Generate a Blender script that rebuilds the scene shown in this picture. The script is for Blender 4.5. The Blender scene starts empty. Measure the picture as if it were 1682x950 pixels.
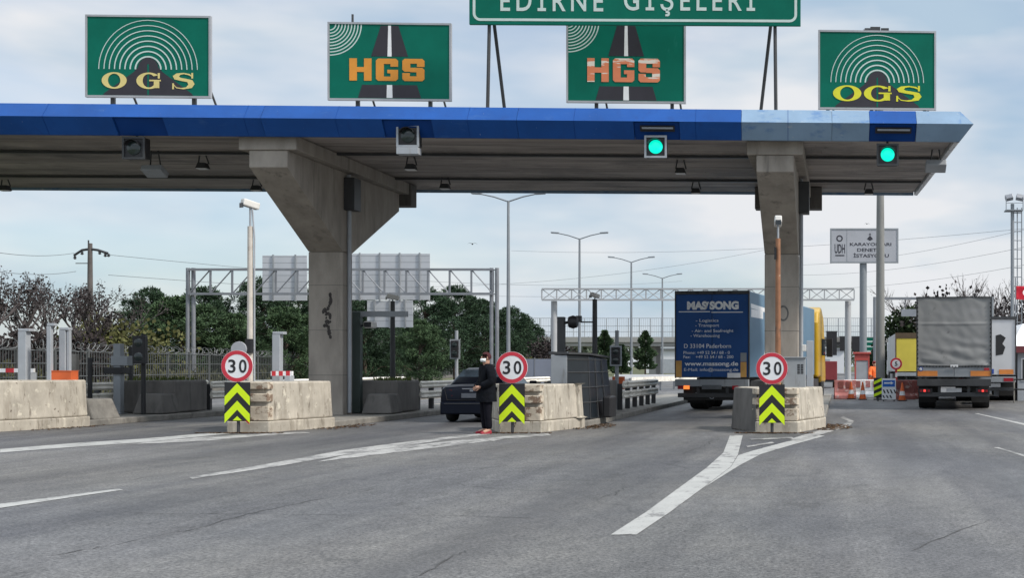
import bpy, bmesh, math, random
from mathutils import Vector, Matrix
R = math.radians
rnd = random.Random(7)

# ------------------------------------------------------------------ camera, sky, sun, exposure
sc = bpy.context.scene
F, CX, CY, CH = 2100.0, 1380.0, 602.0, 1.5          # focal length and principal point (photo pixels), eye height (m)
cam_d = bpy.data.cameras.new('camera')
cam = bpy.data.objects.new('camera', cam_d)
sc.collection.objects.link(cam)
cam.location = (0, 0, CH)
cam.rotation_euler = (R(90), 0, 0)
cam_d.sensor_width = 36.0
cam_d.lens = F / 1682 * 36
cam_d.shift_x = -(CX - 841) / 1682
cam_d.shift_y = (CY - 475) / 1682
cam_d.clip_start = 0.1
cam_d.clip_end = 6000
sc.camera = cam

SUN = Vector((0.66, -0.24, 0.68)).normalized()      # towards the sun: right of and a little behind the camera
sun_el = math.asin(SUN.z)
sun_az = math.atan2(SUN.x, SUN.y)
w = bpy.data.worlds.new('World')
sc.world = w
w.use_nodes = True
nt = w.node_tree
nt.nodes.clear()
N = nt.nodes.new
L = nt.links.new
out = N('ShaderNodeOutputWorld')
bg = N('ShaderNodeBackground')
bg.inputs['Strength'].default_value = 0.1
sky = N('ShaderNodeTexSky')
sky.sky_type = 'NISHITA'
sky.sun_disc = False
sky.sun_elevation = sun_el
sky.sun_rotation = sun_az
sky.air_density = 1.0
sky.dust_density = 1.2
sky.ozone_density = 1.6
# thin broken cloud over the blue: noise over the sky direction
tc = N('ShaderNodeTexCoord')
mp = N('ShaderNodeMapping')
mp.inputs['Scale'].default_value = (1.5, 1.5, 5.0)
mp.inputs['Location'].default_value = (5.5, 11.9, 0.4)
nz = N('ShaderNodeTexNoise')
nz.inputs['Scale'].default_value = 2.1
nz.inputs['Detail'].default_value = 5
nz.inputs['Roughness'].default_value = 0.45
nz.inputs['Distortion'].default_value = 0.35
rp = N('ShaderNodeValToRGB')
rp.color_ramp.elements[0].position = 0.34
rp.color_ramp.elements[0].color = (0.45, 0.45, 0.45, 1)
rp.color_ramp.elements[1].position = 0.58
rp.color_ramp.elements[1].color = (1, 1, 1, 1)
nz2 = N('ShaderNodeTexNoise')
nz2.inputs['Scale'].default_value = 3.1
nz2.inputs['Detail'].default_value = 4
cc = N('ShaderNodeValToRGB')
cc.color_ramp.elements[0].position = 0.35
cc.color_ramp.elements[0].color = (3.1, 4.0, 4.9, 1)
cc.color_ramp.elements[1].position = 0.60
cc.color_ramp.elements[1].color = (5.5, 5.6, 5.8, 1)
mx = N('ShaderNodeMix')
mx.data_type = 'RGBA'
L(tc.outputs['Generated'], mp.inputs['Vector'])
L(mp.outputs['Vector'], nz.inputs['Vector'])
L(mp.outputs['Vector'], nz2.inputs['Vector'])
L(nz.outputs['Fac'], rp.inputs['Fac'])
L(nz2.outputs['Fac'], cc.inputs['Fac'])
L(rp.outputs['Color'], mx.inputs['Factor'])
L(sky.outputs['Color'], mx.inputs['A'])
# an overcast sky is brighter overhead than at the horizon
sep = N('ShaderNodeSeparateXYZ')
L(tc.outputs['Generated'], sep.inputs['Vector'])
mr = N('ShaderNodeMapRange')
mr.interpolation_type = 'SMOOTHSTEP'
mr.inputs['From Min'].default_value = 0.28
mr.inputs['From Max'].default_value = 0.85
mr.inputs['To Min'].default_value = 1.0
mr.inputs['To Max'].default_value = 2.4
L(sep.outputs['Z'], mr.inputs['Value'])
vs_ = N('ShaderNodeVectorMath')
vs_.operation = 'SCALE'
L(cc.outputs['Color'], vs_.inputs[0])
L(mr.outputs['Result'], vs_.inputs['Scale'])
L(vs_.outputs['Vector'], mx.inputs['B'])
L(mx.outputs['Result'], bg.inputs['Color'])
L(bg.outputs['Background'], out.inputs['Surface'])

sd = bpy.data.lights.new('sun', 'SUN')
sd.energy = 2.5
sd.angle = R(7)
sd.color = (1.0, 0.93, 0.84)
so = bpy.data.objects.new('sun', sd)
sc.collection.objects.link(so)
so.rotation_euler = SUN.to_track_quat('Z', 'Y').to_euler()
so.location = (40, -20, 60)
sc.view_settings.view_transform = 'Standard'
sc.view_settings.look = 'None'
sc.view_settings.gamma = 1
sc.view_settings.exposure = 0.58
sc.view_settings.use_curve_mapping = False

# ------------------------------------------------------------------ helpers
C = sc.collection


def X(px, D):
    return (px - CX) * D / F


def Z(py, D):
    return CH - (py - CY) * D / F


def gp(px, py):
    D = F * CH / (py - CY)
    return (X(px, D), D)


class MB:
    """collects verts and faces of ONE mesh object"""

    def __init__(s):
        s.v, s.f = [], []

    def add(s, v, f):
        o = len(s.v)
        s.v += [tuple(p) for p in v]
        s.f += [tuple(i + o for i in q) for q in f]
        return s

    def box(s, x0, x1, y0, y1, z0, z1):
        v = [(x0, y0, z0), (x1, y0, z0), (x1, y1, z0), (x0, y1, z0), (x0, y0, z1), (x1, y0, z1), (x1, y1, z1), (x0, y1, z1)]
        return s.add(v, [(3, 2, 1, 0), (4, 5, 6, 7), (0, 1, 5, 4), (1, 2, 6, 5), (2, 3, 7, 6), (3, 0, 4, 7)])

    def cbox(s, c, sz, rz=0.0, rx=0.0, ry=0.0):
        m = MB().box(-sz[0] / 2, sz[0] / 2, -sz[1] / 2, sz[1] / 2, -sz[2] / 2, sz[2] / 2)
        M = Matrix.Translation(c) @ Matrix.Rotation(rz, 4, 'Z') @ Matrix.Rotation(ry, 4, 'Y') @ Matrix.Rotation(rx, 4, 'X')
        return s.add([M @ Vector(p) for p in m.v], m.f)

    def loft(s, rings, cap=True, close=True):
        n = len(rings[0])
        v = [p for r in rings for p in r]
        f = []
        for i in range(len(rings) - 1):
            for j in range(n if close else n - 1):
                a, b = i * n + j, i * n + (j + 1) % n
                f.append((a, b, b + n, a + n))
        if cap:
            f.append(tuple(range(n - 1, -1, -1)))
            f.append(tuple((len(rings) - 1) * n + k for k in range(n)))
        return s.add(v, f)

    def prism_z(s, poly, z0, z1):
        return s.loft([[(x, y, z0) for x, y in poly], [(x, y, z1) for x, y in poly]])

    def prism_x(s, poly, x0, x1):          # poly in (y, z)
        return s.loft([[(x0, y, z) for y, z in poly], [(x1, y, z) for y, z in poly]])

    def plate(s, poly, d0, d1):            # poly in (x, z), facing -Y, from y=-d0 to y=-d1
        return s.loft([[(x, -d0, z) for x, z in poly], [(x, -d1, z) for x, z in poly]])

    def strip(s, a, b, d0, d1):            # ribbon between two (x, z) polylines as a thin plate
        rings = []
        for p, q in zip(a, b):
            rings.append([(p[0], -d0, p[1]), (q[0], -d0, q[1]), (q[0], -d1, q[1]), (p[0], -d1, p[1])])
        return s.loft(rings)

    def tube(s, pts, r, seg=8, cap=True):
        pts = [Vector(p) for p in pts]
        rr = r if isinstance(r, (list, tuple)) else [r] * len(pts)
        rings = []
        for i, p in enumerate(pts):
            d = (pts[min(i + 1, len(pts) - 1)] - pts[max(i - 1, 0)]).normalized()
            u = d.cross(Vector((0, 0, 1)) if abs(d.z) < 0.95 else Vector((0, 1, 0))).normalized()
            t = d.cross(u)
            rings.append([tuple(p + (u * math.cos(2 * math.pi * k / seg) + t * math.sin(2 * math.pi * k / seg)) * rr[i]) for k in range(seg)])
        return s.loft(rings, cap)

    def lathe(s, prof, c=(0, 0, 0), axis='z', seg=16):
        rings = []
        for r, h in prof:
            ring = []
            for k in range(seg):
                a = 2 * math.pi * k / seg
                u, t = r * math.cos(a), r * math.sin(a)
                p = (u, t, h) if axis == 'z' else ((h, u, t) if axis == 'x' else (u, h, t))
                ring.append((p[0] + c[0], p[1] + c[1], p[2] + c[2]))
            rings.append(ring)
        return s.loft(rings)

    def build(s, name, mat, parent=None, bevel=0.0, smooth=False, loc=None):
        me = bpy.data.meshes.new(name)
        me.from_pydata(s.v, [], s.f)
        bm = bmesh.new()
        bm.from_mesh(me)
        bmesh.ops.recalc_face_normals(bm, faces=bm.faces)
        bm.to_mesh(me)
        bm.free()
        me.materials.append(mat)
        if smooth:
            for p in me.polygons:
                p.use_smooth = True
            try:
                me.set_sharp_from_angle(angle=R(40))
            except Exception:
                pass
        o = bpy.data.objects.new(name, me)
        C.objects.link(o)
        if parent:
            o.parent = parent
        if loc:
            o.location = loc
        if bevel:
            b = o.modifiers.new('bevel', 'BEVEL')
            b.width = bevel
            b.segments = 2
            b.limit_method = 'ANGLE'
            b.angle_limit = R(35)
        return o


def tag(o, label, cat, group=None, kind=None):
    if label:
        o['label'] = label
    if cat:
        o['category'] = cat
    if group:
        o['group'] = group
    if kind:
        o['kind'] = kind
    return o


def thing(name, label, cat, loc=(0, 0, 0), rz=0.0, group=None):
    o = bpy.data.objects.new(name, None)
    C.objects.link(o)
    o.location = loc
    o.rotation_euler = (0, 0, rz)
    o.empty_display_size = 0.2
    return tag(o, label, cat, group)


def struct(o, label=None, cat=None):
    o['kind'] = 'structure'
    return tag(o, label, cat)


def copy_tree(o, parent=None):
    c = o.copy()
    C.objects.link(c)
    c.parent = parent
    for ch in list(o.children):
        copy_tree(ch, c)
    return c


def dup(o, loc, rz=0.0, label=None, scale=None):
    c = copy_tree(o)
    c.location = loc
    c.rotation_euler = (0, 0, rz)
    if label:
        c['label'] = label
    if scale:
        c.scale = scale
    return c


# ------------------------------------------------------------------ materials
MATS = {}


def pmat(name, col, rough=0.6, var=0.12, scale=4.0, bump=0.0, metal=0.0, stain=None, stretch=(1, 1, 1), spec=0.4,
         emit=None, island=False, detail=5, coat=0.0):
    if name in MATS:
        return MATS[name]
    m = bpy.data.materials.new(name)
    m.use_nodes = True
    t = m.node_tree
    b = t.nodes['Principled BSDF']
    n, l = t.nodes.new, t.links.new
    b.inputs['Roughness'].default_value = rough
    b.inputs['Metallic'].default_value = metal
    b.inputs['Specular IOR Level'].default_value = spec
    if coat:
        b.inputs['Coat Weight'].default_value = coat
        b.inputs['Coat Roughness'].default_value = 0.08
    c = (*col, 1)
    lo = tuple(max(0, k * (1 - var)) for k in col) + (1,)
    hi = tuple(min(1, k * (1 + var)) for k in col) + (1,)
    tcn = n('ShaderNodeTexCoord')
    oi = n('ShaderNodeObjectInfo')
    ad = n('ShaderNodeVectorMath')
    ad.operation = 'MULTIPLY_ADD'
    ad.inputs[1].default_value = (17, 13, 9)
    l(oi.outputs['Random'], ad.inputs[0])
    l(tcn.outputs['Object'], ad.inputs[2])
    mpn = n('ShaderNodeMapping')
    mpn.inputs['Scale'].default_value = stretch
    l(ad.outputs[0], mpn.inputs['Vector'])
    ramp = n('ShaderNodeValToRGB')
    ramp.color_ramp.elements[0].position = 0.3
    ramp.color_ramp.elements[0].color = lo
    ramp.color_ramp.elements[1].position = 0.7
    ramp.color_ramp.elements[1].color = hi
    if island:
        g = n('ShaderNodeNewGeometry')
        l(g.outputs['Random Per Island'], ramp.inputs['Fac'])
        ramp.color_ramp.elements[0].position = 0.0
        ramp.color_ramp.elements[1].position = 1.0
        nzn = None
    else:
        nzn = n('ShaderNodeTexNoise')
        nzn.inputs['Scale'].default_value = scale
        nzn.inputs['Detail'].default_value = detail
        nzn.inputs['Roughness'].default_value = 0.6
        l(mpn.outputs['Vector'], nzn.inputs['Vector'])
        l(nzn.outputs['Fac'], ramp.inputs['Fac'])
    cur = ramp.outputs['Color']
    for st in (stain or []):
        scol, sscale, thr, soft, sstretch = st
        mp2 = n('ShaderNodeMapping')
        mp2.inputs['Scale'].default_value = sstretch
        l(ad.outputs[0], mp2.inputs['Vector'])
        n2 = n('ShaderNodeTexNoise')
        n2.inputs['Scale'].default_value = sscale
        n2.inputs['Detail'].default_value = 6
        n2.inputs['Roughness'].default_value = 0.65
        l(mp2.outputs['Vector'], n2.inputs['Vector'])
        r2 = n('ShaderNodeValToRGB')
        r2.color_ramp.elements[0].position = thr
        r2.color_ramp.elements[1].position = min(1, thr + soft)
        l(n2.outputs['Fac'], r2.inputs['Fac'])
        mixn = n('ShaderNodeMix')
        mixn.data_type = 'RGBA'
        l(r2.outputs['Color'], mixn.inputs['Factor'])
        l(cur, mixn.inputs['A'])
        mixn.inputs['B'].default_value = (*scol, 1)
        cur = mixn.outputs['Result']
    l(cur, b.inputs['Base Color'])
    if bump and nzn:
        bn = n('ShaderNodeBump')
        bn.inputs['Strength'].default_value = bump
        bn.inputs['Distance'].default_value = 0.03
        l(nzn.outputs['Fac'], bn.inputs['Height'])
        l(bn.outputs['Normal'], b.inputs['Normal'])
    if emit:
        b.inputs['Emission Color'].default_value = (*emit[0], 1)
        b.inputs['Emission Strength'].default_value = emit[1]
    MATS[name] = m
    return m


concrete = pmat('concrete', (0.31, 0.28, 0.245), 0.85, 0.22, 1.6, 0.25, stretch=(1.2, 1.2, 0.5),
                stain=[((0.12, 0.11, 0.10), 1.3, 0.56, 0.2, (2.2, 2.2, 0.25)), ((0.33, 0.31, 0.28), 2.5, 0.62, 0.12, (1, 1, 0.6))])
concrete_dark = pmat('weathered_concrete', (0.135, 0.128, 0.12), 0.9, 0.25, 2.0, 0.3, stretch=(1, 1, 0.6),
                     stain=[((0.07, 0.07, 0.065), 1.8, 0.55, 0.2, (2, 2, 0.4))])
whitewash = pmat('dirty_whitewash', (0.41, 0.375, 0.315), 0.9, 0.22, 2.2, 0.35, stretch=(1, 1, 0.8),
                 stain=[((0.25, 0.22, 0.175), 2.0, 0.50, 0.22, (2.0, 2.0, 0.35)), ((0.56, 0.52, 0.43), 4.5, 0.57, 0.10, (1, 1, 0.8)),
                        ((0.17, 0.145, 0.115), 3.2, 0.58, 0.10, (2.2, 2.2, 0.5)), ((0.09, 0.065, 0.05), 7.0, 0.64, 0.05, (1, 1, 0.8))])
whitewash_peel = pmat('peeling_whitewash', (0.50, 0.44, 0.35), 0.92, 0.2, 5.0, 0.5,
                      stain=[((0.20, 0.14, 0.10), 4.5, 0.50, 0.08, (1, 1, 1.3)), ((0.62, 0.57, 0.48), 7, 0.60, 0.06, (1, 1, 1))])
kerb_m = pmat('kerb_concrete', (0.21, 0.20, 0.18), 0.9, 0.25, 3.0, 0.3, stain=[((0.09, 0.08, 0.07), 2.0, 0.55, 0.2, (1, 1, 1))])
blue_m = pmat('blue_fascia_paint', (0.010, 0.072, 0.285), 0.55, 0.16, 0.7, stretch=(1, 1, 1),
              stain=[((0.012, 0.060, 0.24), 1.5, 0.55, 0.22, (3, 3, 0.3)), ((0.03, 0.10, 0.30), 2.5, 0.60, 0.15, (0.6, 1, 2)), ((0.40, 0.46, 0.52), 7.0, 0.70, 0.03, (3, 3, 2.0))], spec=0.2)
fade_m = pmat('faded_blue_fascia', (0.20, 0.30, 0.42), 0.55, 0.14, 0.9,
              stain=[((0.10, 0.20, 0.38), 1.6, 0.55, 0.12, (1, 1, 2)), ((0.36, 0.42, 0.47), 2.6, 0.62, 0.1, (1, 1, 2))])
fascia_end = pmat('streaked_end_panel', (0.66, 0.68, 0.70), 0.6, 0.2, 3.0, stain=[((0.26, 0.28, 0.31), 4.0, 0.54, 0.1, (1, 2.5, 0.5))])
soffit_m = pmat('soffit_metal', (0.33, 0.295, 0.27), 0.7, 0.40, 0.8, stretch=(0.22, 2.2, 1),
                stain=[((0.10, 0.092, 0.09), 1.0, 0.52, 0.2, (0.22, 2.0, 1)), ((0.15, 0.14, 0.135), 0.35, 0.5, 0.2, (1, 1, 1))])
roof_m = pmat('roof_membrane', (0.30, 0.30, 0.30), 0.8, 0.2, 1.0)
green_m = pmat('green_sign_sheet', (0.002, 0.125, 0.085), 0.55, 0.10, 1.3, stain=[((0.015, 0.16, 0.12), 4.0, 0.68, 0.1, (1, 1, 0.4))], spec=0.12)
sign_grey = pmat('sign_back_metal', (0.36, 0.37, 0.39), 0.5, 0.10, 1.5, metal=0.3, stain=[((0.24, 0.24, 0.25), 2.0, 0.6, 0.15, (2, 2, 0.3))])
white_m = pmat('white_paint', (0.72, 0.73, 0.74), 0.5, 0.08, 2.0)
arc_m = pmat('pale_green_lettering', (0.50, 0.60, 0.57), 0.5, 0.08, 2.0)
black_m = pmat('black_paint', (0.018, 0.018, 0.02), 0.5, 0.2, 2.0)
road_black = pmat('black_sign_sheet', (0.026, 0.024, 0.032), 0.5, 0.15, 2.0)
yellow_pale = pmat('faded_yellow_lettering', (0.62, 0.52, 0.20), 0.5, 0.10, 2.0)
yellow_let = pmat('yellow_lettering', (0.62, 0.60, 0.03), 0.5, 0.10, 2.0)
orange_let = pmat('orange_lettering', (0.62, 0.25, 0.03), 0.5, 0.08, 2.0)
coral_let = pmat('worn_coral_lettering', (0.66, 0.21, 0.10), 0.5, 0.10, 2.0,
                 stain=[((0.72, 0.66, 0.58), 2.2, 0.54, 0.02, (0.3, 0.3, 2.6))])
steel = pmat('galvanised_steel', (0.24, 0.25, 0.27), 0.45, 0.15, 2.0, metal=0.5)
steel_dark = pmat('dark_steel', (0.05, 0.052, 0.055), 0.5, 0.2, 2.0, metal=0.2)
lamp_pole_m = pmat('lamp_pole_grey', (0.22, 0.24, 0.26), 0.5, 0.1, 1.0, metal=0.3)
pole_white = pmat('rusty_white_pole', (0.50, 0.46, 0.41), 0.6, 0.12, 3.0,
                  stain=[((0.20, 0.09, 0.04), 1.3, 0.58, 0.08, (2, 2, 1.2))])
pole_brown = pmat('rust_brown_pole', (0.27, 0.13, 0.07), 0.75, 0.3, 3.0,
                  stain=[((0.50, 0.42, 0.34), 2.2, 0.60, 0.05, (1, 1, 1.5)), ((0.05, 0.04, 0.04), 1.6, 0.60, 0.1, (1, 1, 1))])
cam_white = pmat('camera_housing', (0.60, 0.59, 0.56), 0.5, 0.1, 3.0)
grey_box = pmat('grey_cabinet_paint', (0.25, 0.27, 0.29), 0.5, 0.1, 2.0, stain=[((0.15, 0.15, 0.15), 2, 0.62, 0.15, (2, 2, 0.4))])
lightgrey = pmat('light_grey_paint', (0.33, 0.355, 0.385), 0.5, 0.1, 2.0, stain=[((0.28, 0.28, 0.28), 2, 0.6, 0.15, (2, 2, 0.4))])
orange_p = pmat('orange_plastic', (0.55, 0.11, 0.03), 0.5, 0.12, 3.0)
red_m = pmat('red_paint', (0.48, 0.03, 0.04), 0.5, 0.12, 3.0)
ring_m = pmat('sign_red_sheet', (0.50, 0.035, 0.055), 0.4, 0.08, 2.0)
lime_m = pmat('fluorescent_yellow_sheet', (0.60, 0.80, 0.01), 0.45, 0.06, 2.0)
glass_dark = pmat('dark_glass', (0.02, 0.025, 0.03), 0.08, 0.1, 1.0, spec=0.6)
lens_off = pmat('unlit_lens', (0.02, 0.03, 0.03), 0.15, 0.1, 1.0, spec=0.6)
green_lamp = pmat('lit_green_lens', (0.0, 0.5, 0.4), 0.3, 0.0, 1.0, emit=((0.0, 0.58, 0.39), 1.0))
rubber = pmat('rubber', (0.018, 0.018, 0.018), 0.85, 0.2, 4.0)
rim_m = pmat('wheel_rim', (0.25, 0.25, 0.26), 0.4, 0.15, 4.0, metal=0.5)
tail_red = pmat('red_tail_lens', (0.30, 0.012, 0.02), 0.2, 0.05, 1.0)
tail_lit = pmat('lit_tail_lens', (0.5, 0.05, 0.04), 0.3, 0.0, 1.0, emit=((1.0, 0.06, 0.05), 0.7))
amber_lit = pmat('lit_amber_lens', (0.6, 0.2, 0.05), 0.3, 0.0, 1.0, emit=((1.0, 0.22, 0.04), 0.8))
plate_m = pmat('number_plate', (0.45, 0.46, 0.47), 0.5, 0.08, 5.0)
bark = pmat('bark', (0.07, 0.052, 0.04), 0.95, 0.3, 5.0, 0.4)
bark_grey = pmat('grey_bark', (0.075, 0.065, 0.065), 0.95, 0.3, 5.0, 0.3)
# ------------------------------------------------------------------ text and letter shapes
def text_mesh(mb, body, x0, x1, z0, z1, d0, d1, bold=0.0, font_h=None, space=1.0):
    """adds the word to mb so that it fills x0..x1 by z0..z1 on a plate facing -Y"""
    cu = bpy.data.curves.new('lettering_curve', 'FONT')
    cu.body = body
    cu.size = 1
    cu.offset = bold
    cu.space_character = space
    cu.resolution_u = 4
    cu.fill_mode = 'FRONT'
    ob = bpy.data.objects.new('lettering_curve', cu)
    C.objects.link(ob)
    dg = bpy.context.evaluated_depsgraph_get()
    me = bpy.data.meshes.new_from_object(ob.evaluated_get(dg))
    vs = [v.co.copy() for v in me.vertices]
    if not vs:
        bpy.data.objects.remove(ob)
        return
    ax, bx_ = min(v.x for v in vs), max(v.x for v in vs)
    ay, by = min(v.y for v in vs), max(v.y for v in vs)
    if font_h:                         # keep cap height, ignore accents and tails
        ay, by = 0.0, font_h
    sx = (x1 - x0) / (bx_ - ax)
    sz = (z1 - z0) / (by - ay)
    bm = bmesh.new()
    bm.from_mesh(me)
    ret = bmesh.ops.extrude_face_region(bm, geom=bm.faces[:])
    up = [g for g in ret['geom'] if isinstance(g, bmesh.types.BMVert)]
    for v in bm.verts:
        v.co.z = 0
    for v in up:
        v.co.z = 1
    bm.verts.index_update()
    vv = []
    for v in bm.verts:
        vv.append((x0 + (v.co.x - ax) * sx, -(d0 + (d1 - d0) * v.co.z), z0 + (v.co.y - ay) * sz))
    ff = [tuple(q.index for q in f.verts) for f in bm.faces]
    bm.free()
    mb.add(vv, ff)
    bpy.data.objects.remove(ob)
    bpy.data.curves.remove(cu)
    bpy.data.meshes.remove(me)


def arc_pts(cx, cz, rx, rz, a0, a1, n):
    return [(cx + rx * math.cos(R(a0 + (a1 - a0) * i / n)), cz + rz * math.sin(R(a0 + (a1 - a0) * i / n))) for i in range(n + 1)]


def ring_plate(mb, cx, cz, r0, r1, a0, a1, d0, d1, n=24):
    mb.strip(arc_pts(cx, cz, r0, r0, a0, a1, n), arc_pts(cx, cz, r1, r1, a0, a1, n), d0, d1)


def serif_letter(mb, ch, cx, cz, w, h, d0, d1):
    def strip_el(a0, a1, n=28):
        mb.strip(arc_pts(cx, cz, w / 2, h / 2, a0, a1, n), arc_pts(cx, cz, w * 0.25, h * 0.41, a0, a1, n), d0, d1)

    def rect(x0, x1, z0, z1, e):
        mb.plate([(cx + x0 * w, cz + z0 * h), (cx + x1 * w, cz + z0 * h), (cx + x1 * w, cz + z1 * h), (cx + x0 * w, cz + z1 * h)], d0, d1 + e)
    if ch == 'O':
        strip_el(0, 360, 40)
    elif ch == 'G':
        strip_el(42, 318)
        rect(0.20, 0.42, -0.44, 0.0, 0.001)
        rect(0.02, 0.48, -0.03, 0.06, 0.002)
        rect(0.36, 0.44, 0.14, 0.47, 0.001)
    else:
        a = [(0.36, 0.30), (0.25, 0.44), (0.0, 0.5), (-0.28, 0.46), (-0.43, 0.30), (-0.36, 0.10), (-0.10, 0.01), (0.16, -0.06), (0.20, -0.22),
             (0.10, -0.38), (-0.10, -0.42), (-0.28, -0.38), (-0.38, -0.22)]
        b = [(0.34, 0.27), (0.20, 0.36), (0.02, 0.42), (-0.12, 0.38), (-0.18, 0.28), (-0.12, 0.20), (0.08, 0.15), (0.36, 0.06), (0.45, -0.18),
             (0.34, -0.42), (0.0, -0.5), (-0.28, -0.44), (-0.40, -0.26)]
        mb.strip([(cx + p * w, cz + q * h) for p, q in a], [(cx + p * w, cz + q * h) for p, q in b], d0, d1)
        rect(0.32, 0.39, 0.16, 0.5, 0.001)
        rect(-0.45, -0.38, -0.5, -0.14, 0.001)


def block_letter(mb, ch, x, z, w, h, d0, d1):
    def rect(a, b, c, d):
        e = 0.06 * w if False else 0
        mb.plate([(x + a * w, z + c * h), (x + b * w, z + c * h), (x + b * w, z + d * h), (x + a * w, z + d * h)], d0, d1)

    def oct_(a, b, c, d, cut):             # a bar with cut outer corners
        k = 0.10
        p = []
        if 'bl' in cut: p += [(a, c + k * 0.9), (a + k, c)]
        else: p += [(a, c)]
        if 'br' in cut: p += [(b - k, c), (b, c + k * 0.9)]
        else: p += [(b, c)]
        if 'tr' in cut: p += [(b, d - k * 0.9), (b - k, d)]
        else: p += [(b, d)]
        if 'tl' in cut: p += [(a + k, d), (a, d - k * 0.9)]
        else: p += [(a, d)]
        mb.plate([(x + u * w, z + v * h) for u, v in p], d0, d1)
    t = 0.24
    if ch == 'H':
        rect(0, 0.34, 0, 1); rect(0.66, 1, 0, 1); rect(0.34, 0.66, 0.39, 0.61)
    elif ch == 'G':
        oct_(0, 0.36, 0, 1, ('bl', 'tl')); oct_(0.36, 1, 1 - t, 1, ('tr',)); rect(0.36, 0.66, 0, t * 0.8)
        oct_(0.66, 1, 0, 0.5, ('br',)); rect(0.52, 0.66, 0.34, 0.5); rect(0.66, 1, 0.64, 1 - t)
    else:
        oct_(0, 0.36, 0.42, 1, ('tl', 'bl')); oct_(0.36, 1, 1 - t * 0.9, 1, ('tr',)); rect(0.66, 1, 0.64, 1 - t * 0.9)
        rect(0.36, 0.64, 0.40, 0.60); oct_(0.64, 1, 0, 0.60, ('br', 'tr')); oct_(0, 0.64, 0, t * 0.9, ('bl',)); rect(0, 0.34, t * 0.9, 0.36)


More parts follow.
